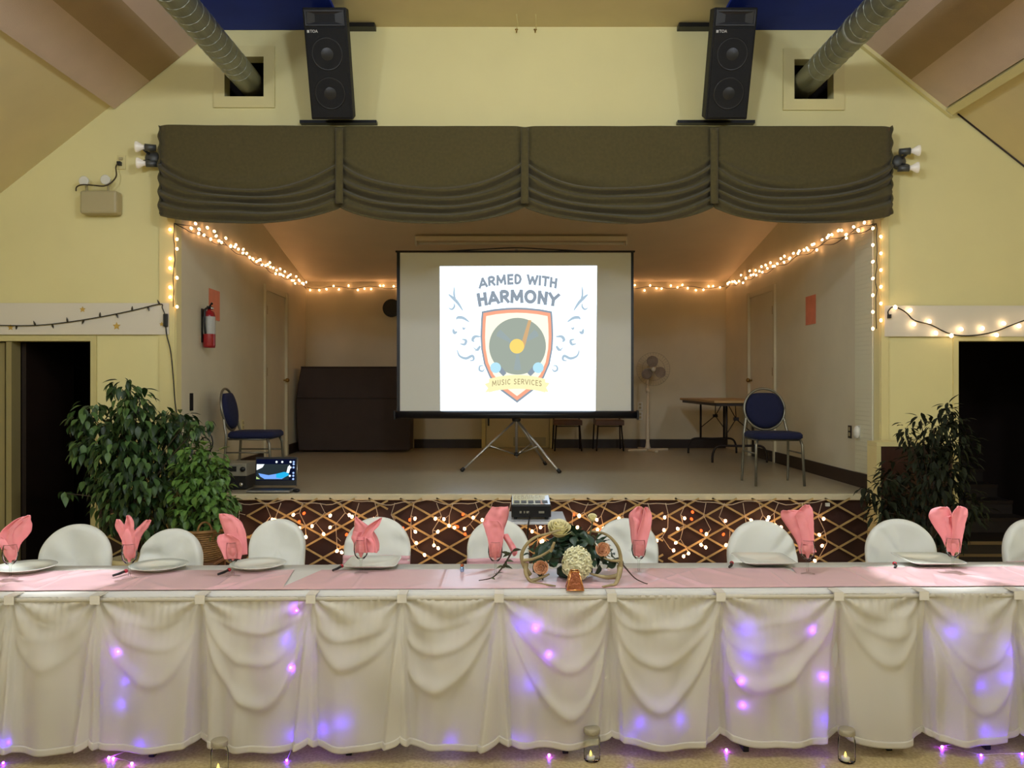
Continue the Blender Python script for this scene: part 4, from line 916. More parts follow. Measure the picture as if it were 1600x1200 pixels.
for k, (x0, x1) in enumerate(((-3.42, -.985), (-.992, 1.94), (1.905, 3.42))):
    xm = (x0+x1)/2; d = thing('table_skirt', lab[k], 'table skirt', (xm, yF(xm), 0), 'head table skirts')
    e = .004*(k == 1)
    def sk(a, b, x0=x0, x1=x1, e=e):
        x = x0+(x1-x0)*a; z = ZT+(hem_z(x)+.03-ZT)*b; return Vector((x, yF(x)-.012-e-skirt_d(x, z), z))
    def hm(a, b, x0=x0, x1=x1, e=e):
        x = x0+(x1-x0)*a; z = hem_z(x)+.031*(1-b); return Vector((x, yF(x)-.0125-e-skirt_d(x, z)-.002, z))
    n = int((x1-x0)*150)
    t = MB(); t.grid(sk, n, 90); t.build('cloth', m_skirt, d)
    t = MB(); t.grid(hm, n, 4); t.build('hem', m_skirt, d, solid=.003)
    t = MB(); t.grid(lambda a, b: Vector((x0+(x1-x0)*a, yF(x0+(x1-x0)*a)-.034-e-.003*math.sin(PI*b), ZT-.002-.018*b)), n//4, 4); t.build('waistband', m_skirt, d, solid=.002)
    for c in clips:
        if x0 < c < x1 and not (k == 1 and c > 1.9): bx(c-.022, c+.022, yF(c)-.052-e, yF(c)+.03, ZT+.009, ZT+.014).box(c-.022, c+.022, yF(c)-.056-e, yF(c)-.05-e, ZT-.026, ZT+.014).build('skirt_clip', m_clip, d)

# ------------------------------------------------------------------ violet led lights under and behind the skirt
g_vi = glow('violet_led', (84, 26, 255), 125); g_pk = glow('pink_violet_led', (140, 50, 255), 110)
BV = bulb_mesh('led_bulb', .0055, g_vi, 1); BP = bulb_mesh('led_bulb', .006, g_pk, 1)
def led_string(lb, items):
    us = [a[0] for a in items]; d = thing('led_string', lb, 'string lights', W(sum(us)/len(us), 1175, 3.9)); d.location.z = .0
    prev = []
    for (u, v, pk) in items:
        if v < 1164:
            Y = 3.85
            for _ in range(4):
                p = W(u, v, Y); Y = yF(p.x)-.012-skirt_d(p.x, p.z)+(.006 if pk else .03)
            p = W(u, v, Y)
        else:
            p = W(u, v, (ZC-.007)*F/(v-600))
        prev.append(p); link('led_bulb', BP if pk else BV, d, p-wloc(d))
    order = sorted(prev, key=lambda q: -q.z)
    t = MB()
    for a, b in zip(order, order[1:]):
        if (a-b).length < .28: t.tube([a+Vector((0, .006, 0)), (a+b)/2+Vector((.01, .008, 0)), b+Vector((0, .006, 0))], .001, 4)
    if t.v: t.build('wire', m_wirew, d)
led_string('violet led lights behind the skirt at far left', [(185, 1018, 1), (200, 1060, 0), (192, 1098, 0), (225, 1162, 0), (170, 1184, 1), (177, 1185, 1), (206, 1193, 1), (5, 1192, 0), (10, 1160, 0)])
led_string('violet led lights behind the skirt below the left cloth seam', [(463, 953, 1), (455, 1043, 1), (452, 1000, 0), (458, 1146, 0), (448, 1188, 0), (500, 1135, 0), (513, 1136, 0), (535, 1127, 0)])
led_string('violet led lights behind the skirt below the centrepiece', [(837, 981, 1), (815, 975, 0), (858, 1022, 1), (825, 1066, 0), (705, 1155, 0), (810, 1158, 0), (858, 1180, 1), (985, 1152, 0), (1003, 1128, 0), (1058, 1122, 0)])
led_string('violet led lights behind the skirt right of centre, five in a column', [(1163, 983, 0), (1168, 1022, 0), (1158, 1064, 1), (1161, 1101, 1), (1268, 984, 1), (1285, 1057, 1), (1285, 1122, 0), (1286, 1160, 0), (1135, 1172, 1)])
led_string('violet led lights behind the skirt at far right', [(1484, 988, 0), (1575, 1017, 0), (1527, 1068, 0), (1570, 1056, 0), (1535, 1140, 0), (1563, 1152, 0), (1472, 1167, 1), (1533, 1180, 0), (1597, 1178, 0)])
# ------------------------------------------------------------------ chairs in white covers behind the head table
m_cover = mat('white_chair_cover', (226, 228, 218), .85, bump=.06, bscale=200); m_sash = mat('pink_organza_sash', (214, 164, 170), .5, sheen=.3)
def covered_chair(label, u0, u1, vt, Y, sash, seed, yaw=0):
    xm = (u0+u1)/2; hw = (u1-u0)/2*Y/F; zt = W(0, vt, Y).z; x = W(xm, 0, Y).x
    d = thing('covered_chair', label, 'chair', (x, Y+.05, 0), 'covered chairs along the head table'); d.rotation_euler = (0, 0, yaw)
    zb = .44; zs = zt-hw*.98
    def outl(q):                                # closed outline, q in 0..1
        if q < .5:
            a = PI*(q/.5); return (hw*math.cos(a), zs+(zt-zs)*math.sin(a)**.92)
        if q < .72: f_ = (q-.5)/.22; return (-hw*(1-.05*f_), zs+(zb-zs)*f_)
        if q < .78: return (-hw*.95+2*hw*.95*(q-.72)/.06, zb)
        f_ = (q-.78)/.22; return (hw*(.95+.05*f_), zb+(zs-zb)*f_)
    K_ = [0, .25, .5, .7, .85, .94, .985, 1, .985, .94, .8, .4, 0]; Yo = [-.030, -.030, -.031, -.032, -.033, -.030, -.02, 0, .02, .03, .035, .035, .035]
    cz = zs
    def fn(a, b):
        i = int(round(b*12)); ox, oz = outl(a % 1.0); k = K_[i]; xx, zz = ox*k, cz+(oz-cz)*k
        w_ = .022*fbm(xx*8+seed*3.3, zz*8, seed*1.7)+.02*math.sin((xx*math.cos(seed)+zz*math.sin(seed))*55+3*fbm(xx*5, zz*5, seed))*max(0, fbm(xx*4+seed, zz*4, 3)+.2)
        y = Yo[i]+(w_ if i < 7 else 0)-.03*(zz-.5)*-1*.6
        # the back leans away and curves round the sitter
        y += .10*(zz-zb)-.12*xx*xx/hw
        return Vector((xx, y, zz))
    t = MB(); t.grid(fn, 72, 12); t.build('back_cover', m_cover, d, local=True)
    s = MB()
    def seat(a, b):
        q = 2*PI*a; i = int(round(b*7)); r = [0, .9, 1, 1.02, 1.04, 1.08, 1.12, 1.16][i]; z = [.47, .47, .455, .42, .3, .2, .1, .012][i]
        cx, cy = math.cos(q), math.sin(q); k = 1+(.03*math.sin(q*14) if i > 3 else 0)
        return Vector((.2*r*k*abs(cx)**.4*(1 if cx > 0 else -1), -.2+.2*r*k*abs(cy)**.4*(1 if cy > 0 else -1), z))
    s.grid(seat, 70, 7); s.build('seat_cover', m_cover, d, local=True)
    if sash:
        sz = zs-.115+sash*.03
        t = MB(); t.grid(lambda a, b: fnp(a, b), 30, 6) if False else None
        def sf(a, b):
            xx = -hw*1.0+2*hw*a; zz = sz+.065*b; return Vector((xx, -.048+.10*(zz-zb)-.12*xx*xx/hw+.03*(abs(2*a-1)**8)+.003*math.sin(b*14), zz+.004*fbm(xx*9, b, seed)))
        t.grid(sf, 40, 10); t.build('sash', m_sash, d, solid=.002, local=True)
    return d
CH = [('white covered chair in front of the dark left doorway', 55, 167, 823, 5.0, 0), ('white covered chair in front of the wicker basket', 210, 313, 830, 5.05, 0), ('white covered chair third from the left, left of a plain gap of trellis', 384, 473, 815, 5.0, 0), ('white covered chair with pink sash behind the pleated fan napkin', 534, 640, 812, 5.0, 1), ('white covered chair just left of the flower centrepiece, edge of pink sash', 729, 827, 815, 5.0, .3), ('white covered chair just right of the flower centrepiece', 930, 1031, 814, 5.05, 0), ('white covered chair second to the right of the flower centrepiece', 1139, 1250, 817, 5.0, 0), ('white covered chair in front of the dark right-hand plant', 1360, 1468, 815, 5.0, 0), ('white covered chair with pink sash cut by the right picture edge', 1573, 1683, 815, 5.0, .6)]
for i, (lb, u0, u1, vt, Y, s) in enumerate(CH): covered_chair(lb, u0, u1, vt, Y, s, i*1.37+.4, (.04, -.06, .02, 0, .03, -.03, .05, -.12, .1)[i])

# ------------------------------------------------------------------ plates
m_china = mat('white_china', (228, 232, 220), .18, coat=.3)
def round_plate(lb, u, v, r):
    p = TP(u, v, .7575); d = thing('dinner_plate', lb, 'plate', p, 'plates on the head table')
    t = MB(); t.lathe([(0, .006), (r*.6, .006), (r*.68, .011), (r*.98, .022), (r, .0245), (r*.985, .026), (r*.7, .0165), (r*.62, .011), (0, .0105)], p, 48); t.build('plate_body', m_china, d)
    t = MB(); t.lathe([(r*.5, 0), (r*.55, 0), (r*.57, .007), (r*.5, .007)], p, 36, cap=False); t.build('foot_ring', m_china, d)
round_plate('round white plate at the far left of the head table', 40, 891, .15); round_plate('round white plate beside the three-pronged napkin', 248, 889, .147); round_plate('round white plate right of the leaf-shaped napkin', 403, 887, .145)
def square_plate(lb, u, v, hs):
    p = TP(u, v, .7575); d = thing('square_plate', lb, 'plate', p, 'plates on the head table'); t = MB()
    def fn(a, b):
        i = int(round(b*7)); r = [.0, .6, .7, .98, 1, .97, .7, .0][i]; z = [.004, .004, .01, .024, .0265, .028, .015, .0095][i]
        q = 2*PI*a+PI/4; c, s = math.cos(q), math.sin(q); n = 9; k = (abs(c)**n+abs(s)**n)**(-1/n)
        return p+Vector((hs*r*k*c, hs*r*k*s, z))
    t.grid(fn, 64, 7); t.build('plate_body', m_china, d)
    t = MB(); t.box(p.x-hs*.5, p.x+hs*.5, p.y-hs*.5, p.y+hs*.5, p.z, p.z+.0045); t.build('foot', m_china, d)
square_plate('square white plate behind the pleated fan napkin', 583, 884, .14); square_plate('square white plate second from the right, left of leaning napkin', 1192, 879, .145); square_plate('square white plate at far right beside the tall wide napkin', 1450, 879, .15)

# ------------------------------------------------------------------ goblets and their folded napkins
m_glass = glassmat(); m_nap = mat('pink_napkin', (250, 160, 164), .8, bump=.06, bscale=300, translucent=.12)
def goblet(lb, u, v, h=.175):
    p = TP(u, v, .7575); d = thing('wine_goblet', lb, 'glass', p, 'goblets on the head table')
    prof = [(.034, .0), (.035, .002), (.02, .006), (.006, .012), (.0045, .03), (.0045, .062), (.007, .07), (.02, .078), (.032, .095), (.037, .12), (.036, .145), (.032, h-.003), (.031, h), (.030, h-.003), (.0345, .145), (.0355, .12), (.0305, .096), (.018, .08), (.0, .077)]
    b0 = MB(); b0.lathe(prof[:6], p, 28, cap=False); b0.build('stem_and_foot', m_glass, d)
    b0 = MB(); b0.lathe(prof[5:], p, 32, cap=False); b0.build('bowl', m_glass, d)
    return p
def napkin(lb, p, petals, core=.026, zc=.083, rim=.15):
    """petals: lists of outline rows (height above bowl base in metres, left x, right x, depth y) measured at the glass."""
    d = thing('folded_napkin', lb, 'napkin', p+Vector((0, 0, zc)), 'pink folded napkins in goblets')
    t = MB(); hh = rim-zc
    def cone(a, b):
        q = 2*PI*a; r = .006+(core-.006)*sm(0, .75, b)*(1+.10*math.sin(q*5+b*3)); return p+Vector((r*math.cos(q), r*math.sin(q), zc+hh*b))
    t.grid(cone, 40, 10); t.build('tucked_base', m_nap, d)
    for k, rows in enumerate(petals):
        rows_ = [(a, (b, c, e)) for a, b, c, e in rows]
        def pe(a, b, rows=rows, k=k):
            i = b*(len(rows)-1); j = min(int(i), len(rows)-2); f_ = i-j
            P0, P1, P2, P3 = rows[max(j-1, 0)], rows[j], rows[j+1], rows[min(j+2, len(rows)-1)]
            r = [.5*(2*P1[n]+(P2[n]-P0[n])*f_+(2*P0[n]-5*P1[n]+4*P2[n]-P3[n])*f_*f_+(3*P1[n]-P0[n]-3*P2[n]+P3[n])*f_**3) for n in range(4)]
            w_ = max(.001, r[2]-r[1]); x = r[1]+w_*a
            y = r[3]+.25*w_*(4*(a-.5)**2)*(1 if k % 2 == 0 else -1)-.006*math.sin(a*PI*3+k*2)*b+.012*fbm(x*45+k*3, r[0]*45, p.x*7)*b
            return p+Vector((x, y, zc+r[0]))
        t = MB(); t.grid(pe, 14, 22); t.build('fold', m_nap, d, solid=.0022)
PX = .0031
def rows(u0, base_v, pts, y):                  # pts: (v, uleft, uright)
    return [((base_v-v)*PX, (a-u0)*PX, (b-u0)*PX, y) for v, a, b in pts]
G = [  # label for goblet, label for napkin, foot u, foot v, petals in pixels
 ('goblet at the far left edge of the table', 'pink napkin leaning right in the far left goblet', 16, 905, [([(875, 10, 24), (850, 2, 30), (835, 6, 42), (822, 10, 47), (810, 28, 47), (803, 44, 49)], -.004), ([(870, 10, 24), (845, -2, 22), (828, 3, 22), (812, 22, 36), (806, 34, 37)], .010), ([(860, 10, 22), (845, -10, 10), (838, -12, 4)], -.012)]),
 ('goblet with the three-pronged napkin', 'pink napkin with three spread prongs, second goblet from left', 202, 904, [([(872, 196, 210), (848, 190, 214), (832, 182, 206), (820, 178, 194), (811, 181, 189), (809, 182, 187)], -.006), ([(872, 196, 210), (848, 192, 214), (830, 193, 211), (812, 197, 208), (803, 198, 202)], .006), ([(872, 196, 210), (848, 194, 216), (834, 203, 222), (822, 215, 232), (812, 226, 237), (810, 230, 236)], -.002)]),
 ('goblet with the leaf-shaped napkin', 'pink napkin with tall leaf fold and round lower lobe, third goblet', 364, 901, [([(874, 356, 372), (850, 352, 378), (832, 346, 380), (815, 340, 374), (804, 338, 360), (800, 340, 348)], .008), ([(872, 354, 380), (860, 350, 383), (846, 344, 382), (836, 343, 372), (832, 346, 360)], -.012), ([(868, 356, 384), (850, 362, 384), (825, 362, 380), (805, 353, 364), (802, 354, 357)], .014)]),
 ('goblet with the pleated fan napkin', 'pink pleated fan napkin with two horns, fourth goblet', 564, 896, [([(862, 553, 592), (848, 552, 592), (834, 548, 586), (820, 552, 575), (808, 553, 560), (804, 554, 556)], .006), ([(862, 556, 592), (846, 560, 590), (830, 568, 584), (818, 576, 594), (808, 592, 598), (805, 597, 599)], .0), ([(860, 552, 568), (848, 552, 564), (838, 548, 566), (828, 553, 572)], -.012), ([(862, 562, 576), (846, 562, 574), (836, 560, 574)], -.018), ([(862, 574, 592), (848, 572, 590), (838, 568, 582)], -.016)]),
 ('goblet just left of the flower centrepiece', 'pink napkin with square top and drooping tail, left of centrepiece', 774, 900, [([(872, 766, 782), (850, 764, 786), (828, 757, 788), (810, 756, 794), (797, 763, 796), (790, 768, 795), (789, 769, 794)], .006), ([(868, 765, 782), (845, 763, 786), (825, 758, 788), (813, 754, 782), (810, 756, 778)], -.010), ([(836, 782, 790), (832, 784, 794), (840, 788, 799), (852, 795, 807), (862, 800, 810), (868, 803, 806)], -.014)]),
 ('goblet just right of the flower centrepiece', 'pink upright slim napkin right of the centrepiece', 998, 896, [([(868, 991, 1005), (845, 987, 1010), (825, 985, 1012), (803, 983, 1008), (792, 990, 1006), (787, 996, 1003)], .006), ([(868, 992, 1006), (845, 992, 1011), (820, 998, 1017), (800, 1004, 1019), (790, 1006, 1014), (787, 1008, 1012)], -.006), ([(868, 990, 1002), (840, 986, 1000), (815, 985, 1000), (803, 983, 993)], -.014)]),
 ('goblet with the napkin leaning left', 'pink napkin leaning left, second goblet from the right', 1262, 897, [([(865, 1250, 1272), (845, 1245, 1272), (825, 1233, 1271), (808, 1222, 1270), (797, 1220, 1262), (793, 1222, 1240)], -.006), ([(865, 1254, 1273), (845, 1252, 1272), (820, 1246, 1271), (800, 1240, 1270), (790, 1248, 1269), (784, 1258, 1266)], .008), ([(862, 1258, 1276), (855, 1258, 1273), (848, 1250, 1270)], -.018)]),
 ('goblet at the far right with the tall wide napkin', 'pink tall wide napkin in the rightmost goblet', 1489, 893, [([(862, 1482, 1498), (840, 1474, 1500), (820, 1462, 1500), (803, 1454, 1494), (792, 1459, 1488), (787, 1470, 1482)], .006), ([(862, 1482, 1498), (840, 1482, 1501), (820, 1484, 1505), (800, 1482, 1509), (789, 1488, 1509), (785, 1494, 1500)], -.008), ([(862, 1480, 1494), (835, 1478, 1496), (812, 1474, 1492), (802, 1478, 1486)], -.002)]),
]
for (gl, nl, u, v, pet) in G:
    p = goblet(gl, u, v); zb = W(0, 875, p.y).z
    base = 600+(ZC-p.z-.083)*F/p.y
    napkin(nl, p, [rows(u, base, pts, y) for pts, y in pet])
# small favours lying by the plates
m_fav = mat('red_foil', (170, 24, 44), .3, coat=.3)
for (u, v, lb) in ((187, 896, 'small dark favour with red tip left of the three-pronged napkin'), (350, 894, 'small dark favour with red tip left of the leaf-shaped napkin'), (528, 888, 'small dark favour with red tip left of pleated fan napkin'), (1143, 883, 'small dark favour with red tip beside second square plate'), (1400, 884, 'small dark favour with red tip beside far right square plate')):
    p = TP(u, v, .772); d = thing('party_favour', lb, 'favour', p-Vector((0, 0, .012)), 'party favours')
    t = MB(); t.tube([p+Vector((-.02, -.03, -.004)), p+Vector((.0, .0, 0)), p+Vector((.008, .03, .002))], [.006, .007, .007], 8); t.build('stick', m_black, d)
    t = MB(); t.ball(p+Vector((.012, .042, .003)), .011, (1, 1.2, .9), 8); t.build('red_tip', m_fav, d)
p = TP(722, 893, .757); d = thing('glass_charm', 'tiny glass bottle with copper cap on the pink runner', 'charm', p)
t = MB(); t.lathe([(.0, .0), (.009, 0), (.011, .008), (.010, .02), (.006, .026)], p, 14); t.build('bottle', mat('blue_glint_glass', (150, 190, 235), .05, metal=.6), d); t = MB(); t.lathe([(.007, .026), (.010, .028), (.010, .036), (.004, .042), (0, .042)], p, 14); t.build('cap', mat('copper', (176, 104, 70), .25, metal=.9), d)  # bottle's blue base colour stands in for a blue reflection

# ------------------------------------------------------------------ flower centrepiece
CP = Vector((W(895, 0, 4.2).x, 4.22, .757)); rc = random.Random(3)
m_leafd = mat('dark_glossy_leaf', (34, 62, 40), .45, var=.35, vscale=20); m_leafo = mat('olive_leaf', (74, 84, 52), .55, var=.3, vscale=20)
def leaf_mesh(name, m, L_, w_, droop=.25, pts=5, pinch=1.0):
    t = MB(); vs = []; fs = []
    for i in range(pts+1):
        a = i/pts; wd = w_*math.sin(PI*min(1, a**.75*.97+.03))**pinch*.5; z = -droop*L_*a*a
        vs += [(-wd, L_*a, z+wd*.35), (0, L_*a, z), (wd, L_*a, z+wd*.35)]
    for i in range(pts): b = i*3; fs += [(b, b+1, b+4, b+3), (b+1, b+2, b+5, b+4)]
    t.add(vs, fs, True); return t.mesh(name, m)
d = thing('flower_centrepiece', 'centrepiece of cream and peach flowers in dark green leaves', 'flowers', CP)
t = MB(); t.lathe([(0, .0), (.07, 0), (.08, .01), (.08, .035), (.06, .05), (0, .055)], CP+Vector((0, 0, .001)), 24); t.build('foam_base', m_leafd, d)
LM = [leaf_mesh('leaf', m_leafd, .065, .045), leaf_mesh('leaf', m_leafd, .05, .04), leaf_mesh('leaf', m_leafo, .055, .028)]
for i in range(230):
    a = rc.uniform(0, 2*PI); e = rc.uniform(-.1, 1.0)*PI/2; R_ = rc.uniform(.55, 1)
    n = Vector((math.cos(a)*math.cos(e), math.sin(a)*math.cos(e), math.sin(e)))
    p = Vector((n.x*.235*R_, n.y*.11*R_, .05+n.z*.165*R_+.015)); p.z = max(.062, p.z)
    if p.z > .1: p.x *= 1.0-(p.z-.1)*1.2
    rot = (n*1+Vector((rc.uniform(-.6, .6), rc.uniform(-.6, .6), rc.uniform(-.5, .2)))).to_track_quat('Y', 'Z').to_euler()
    if i % 3: rot = (Matrix.Translation((0, 0, 0))@(n+Vector((rc.uniform(-.5, .5), -.5, rc.uniform(-.3, .6)))).to_track_quat('Z', 'Y').to_matrix().to_4x4()@Matrix.Rotation(rc.uniform(0, 6.28), 4, 'Z')).to_euler()
    link('leaf', LM[0 if i % 5 else 2] if i % 3 else LM[1], d, p, rot, rc.uniform(.8, 1.15))
m_peach = mat('peach_petal', (240, 184, 142), .7, var=.12, vscale=30); m_cream = mat('cream_petal', (240, 236, 196), .75, var=.1, vscale=30); m_ivory = mat('ivory_petal', (236, 226, 172), .7, var=.12, vscale=30)
def CW(u, v, Y): return W(u, v, Y)
def rose(par, c, r, face, m, turns=7):
    face = Vector(face).normalized(); q = face.to_track_quat('Z', 'Y').to_matrix()
    t = MB(); t.ball(c-face*r*.25, r*.42); t.build('heart', m, par)
    for k in range(turns*2):
        rr_ = r*(k+1)/(turns*2); a0 = k*2.4; h = r*(.75-.6*(k/(turns*2))**1.6)
        def pt(a, b, rr_=rr_, a0=a0, h=h, k=k):
            an = a0+(a-.5)*2.3; R2 = rr_*(.55+.5*b); z = -r*.5+(h+r*.5)*b-.12*r*(2*a-1)**2*b; return c+q@Vector((R2*math.cos(an), R2*math.sin(an), z))
        t = MB(); t.grid(pt, 8, 5); t.build('petal', m, par, solid=.001)
def sub(par, name, c, r, m, label=None):
    t = MB(); t.lathe([(0, -r*.6), (r*.3, -r*.5), (r*.36, -r*.1), (0, 0)], c+Vector((0, .03, 0)), 12); o = t.build(name, m, par); 
    if label: o['label'] = label
    return o
f1 = sub(d, 'rose', CW(845, 886, 4.1), .04, m_leafd, 'peach rose low on the left'); rose(f1, CW(845, 886, 4.09), .037, (-.2, -1, .1), m_peach)
f2 = sub(d, 'rose', CW(941, 858, 4.12), .04, m_leafd, 'peach rose on the right'); rose(f2, CW(941, 858, 4.11), .037, (.15, -1, .25), m_peach)
f3 = sub(d, 'open_rose', CW(874, 828, 4.2), .04, m_leafd, 'large ivory rose on top'); rose(f3, CW(874, 826, 4.2), .062, (.1, -.45, .9), m_ivory, 8)
f4 = sub(d, 'rose_bud', CW(926, 810, 4.22), .02, m_leafd, 'ivory bud standing above the leaves'); rose(f4, CW(926, 809, 4.22), .027, (0, -.5, .9), m_ivory, 4)
t = MB(); t.tube([CW(926, 814, 4.22), CW(922, 835, 4.22), CW(918, 858, 4.22)], .004, 6); t.build('stem', m_leafo, d)
hy = sub(d, 'hydrangea', CW(901, 880, 4.06), .05, m_leafd, 'round cream hydrangea head in front')
fl = MB()
for k in range(4):
    a = k*PI/2+.3; c_, s_ = math.cos(a), math.sin(a); w2 = .55
    fl.add([(0, 0, 0), (.009*math.cos(a-w2), .009*math.sin(a-w2), .003), (.0165*c_, .0165*s_, .0015), (.009*math.cos(a+w2), .009*math.sin(a+w2), .003)], [(0, 1, 2, 3)])
fl = fl.mesh('floret', m_cream); hc = CW(901, 880, 4.1)
for i in range(130):
    z = 1-2*(i+.5)/130; a = i*2.39996; r2 = math.sqrt(1-z*z); n = Vector((r2*math.cos(a), -abs(r2*math.sin(a)) if i % 4 else r2*math.sin(a), z)); p = hc+Vector((n.x*.069, n.y*.058, n.z*.075))*rc.uniform(.93, 1.05)
    link('floret', fl, hy, p-wloc(hy), (n+Vector((rc.uniform(-.35, .35), rc.uniform(-.35, .35), rc.uniform(-.35, .35)))).to_track_quat('Z', 'Y').to_euler(), rc.uniform(1.2, 1.7))
t = MB(); t.ball(hc, .057, (1.08, .9, 1.15)); t.build('core', m_cream, hy)
for (pts, lb) in (([(800, 862, 4.18), (786, 885, 4.15), (770, 902, 4.1), (748, 907, 4.08)], 'trailing twig with olive leaves on the left'), ([(965, 872, 4.18), (978, 888, 4.12), (993, 904, 4.05), (1012, 913, 4.02)], 'bare dark twig trailing right')):
    P = smooth_path([CW(*q) for q in pts]); P = [Vector((q.x, q.y, max(q.z, .765))) for q in P]
    t = MB(); t.tube(P, [.005*(1-.6*i/(len(P)-1)) for i in range(len(P))], 6); o = t.build('twig', mat('dark_twig', (70, 48, 38), .7), d, label=lb)
    if pts[0][0] < 850:
        for i in range(14):
            q = P[rc.randrange(0, len(P)*3//4)]; link('leaf', LM[2], o, q-wloc(o), (rc.uniform(-.6, .9), rc.uniform(-1, 1), rc.uniform(0, 6.28)), rc.uniform(.6, 1.0))
# antlers curve round the flowers
m_ant = mat('antler_bone', (168, 152, 108), .5, var=.35, vscale=12, rgb2=(120, 104, 66))
def antler(lb, segs, x):
    d = thing('deer_antler', lb, 'antler', Vector((x, 4.12, .757)), 'antlers round the centrepiece')
    for name, pts, r in segs:
        P = smooth_path([CW(u, v, Y) for u, v, Y in pts]); n = len(P); P = [Vector((q.x, q.y, max(q.z, .757+r[1]+.001))) for q in P]
        t = MB(); t.tube(P, [r[0]+(r[1]-r[0])*(i/(n-1))**.8 for i in range(n)], 10, flat=.8); t.build(name, m_ant, d)
antler('pale antler curving round the left of the centrepiece', [('beam', [(828, 898, 4.1), (819, 884, 4.09), (815, 868, 4.08), (822, 852, 4.08), (836, 840, 4.08), (855, 834, 4.1), (876, 828, 4.12)], (.0155, .006)), ('base', [(822, 880, 4.09), (822, 897, 4.07), (832, 911, 4.05), (848, 916, 4.02), (868, 921, 3.99)], (.017, .004)), ('tine', [(818, 876, 4.08), (834, 873, 4.05), (852, 865, 4.03), (865, 855, 4.02)], (.011, .006)), ('tine', [(830, 908, 4.06), (845, 903, 4.07), (858, 897, 4.09)], (.014, .005)), ('tine_knob', [(860, 862, 4.022), (864, 853, 4.02), (866, 847, 4.02)], (.011, .008))], W(826, 0, 4.1).x)
antler('pale antler curving round the right of the centrepiece', [('beam', [(968, 892, 4.1), (970, 875, 4.09), (966, 856, 4.08), (955, 841, 4.08), (942, 833, 4.09), (924, 830, 4.1)], (.015, .006)), ('base', [(969, 884, 4.1), (967, 900, 4.06), (961, 913, 4.02), (952, 920, 4.0), (941, 926, 3.975)], (.016, .004)), ('tine', [(969, 876, 4.09), (956, 876, 4.06), (944, 872, 4.05)], (.010, .005)), ('tine', [(965, 900, 4.07), (950, 902, 4.09), (936, 900, 4.1), (922, 896, 4.11)], (.018, .006))], W(966, 0, 4.1).x)
# copper lantern
lc = TP(898, 920, .7575); d = thing('copper_lantern', 'small copper framed geometric lantern in front of the cream hydrangea', 'lantern', lc)
m_cop = mat('polished_copper', (240, 176, 116), .2, metal=1); b_, t_, hl = .039, .019, .085
cb = [lc+Vector((sx*b_, sy*b_, .003)) for sx, sy in ((-1, -1), (1, -1), (1, 1), (-1, 1))]; ct = [lc+Vector((sx*t_, sy*t_, hl)) for sx, sy in ((-1, -1), (1, -1), (1, 1), (-1, 1))]
for i in range(4):
    for a, b, n in ((cb[i], cb[(i+1) % 4], 'base_rail'), (ct[i], ct[(i+1) % 4], 'top_rail'), (cb[i], ct[i], 'upright')): t = MB(); t.tube([a, b], .0036, 6); t.build(n, m_cop, d)
    q = MB(); q.add([cb[i], cb[(i+1) % 4], ct[(i+1) % 4], ct[i]], [(0, 1, 2, 3)]); q.build('pane', mat('copper_mesh_pane', (150, 88, 58), .3, metal=.75, bump=.6, bscale=60), d)
t = MB(); t.box(lc.x-b_, lc.x+b_, lc.y-b_, lc.y+b_, lc.z, lc.z+.003); t.build('base_plate', m_cop, d)
t = MB(); t.lathe([(.0, .0), (.018, 0), (.018, .016), (.0, .017)], lc+Vector((0, 0, .0035)), 16); t.build('candle', m_ivory, d)

# ------------------------------------------------------------------ jars with tea lights on the floor
m_lid = mat('zinc_lid', (158, 148, 122), .5, metal=.3, bump=.3, bscale=200)
for (u, v, lb) in ((343, 1209, 'glass jar with lit tea light on the floor, leftmost of three'), (925, 1188, 'glass jar with lit tea light on the floor below the centrepiece'), (1323, 1190, 'glass jar with lit tea light on the floor, rightmost of three')):
    Y = ZC*F/(v-600); p = Vector(((u-800)*Y/F, Y, 0)); d = thing('candle_jar', lb, 'jar', p, 'candle jars on the floor')
    t = MB(); t.lathe([(0, .003), (.034, .003), (.038, .01), (.038, .1), (.033, .118), (.032, .13)], p, 28); t.build('glass', m_glass, d)
    t = MB(); t.lathe([(.0, .126), (.0365, .126), (.037, .128), (.037, .148), (.034, .151), (0, .151)], p, 28); t.build('lid', m_lid, d)
    t = MB(); t.lathe([(0, .006), (.019, .006), (.019, .02), (.016, .022), (0, .021)], p+Vector((-.006, 0, 0)), 18); t.build('tea_light', m_white, d)
    t = MB(); t.lathe([(0, 0), (.006, .006), (.0045, .014), (0, .026)], p+Vector((-.006, 0, .022)), 10); t.build('flame', glow('tea_flame', (255, 210, 90), 3.5), d)

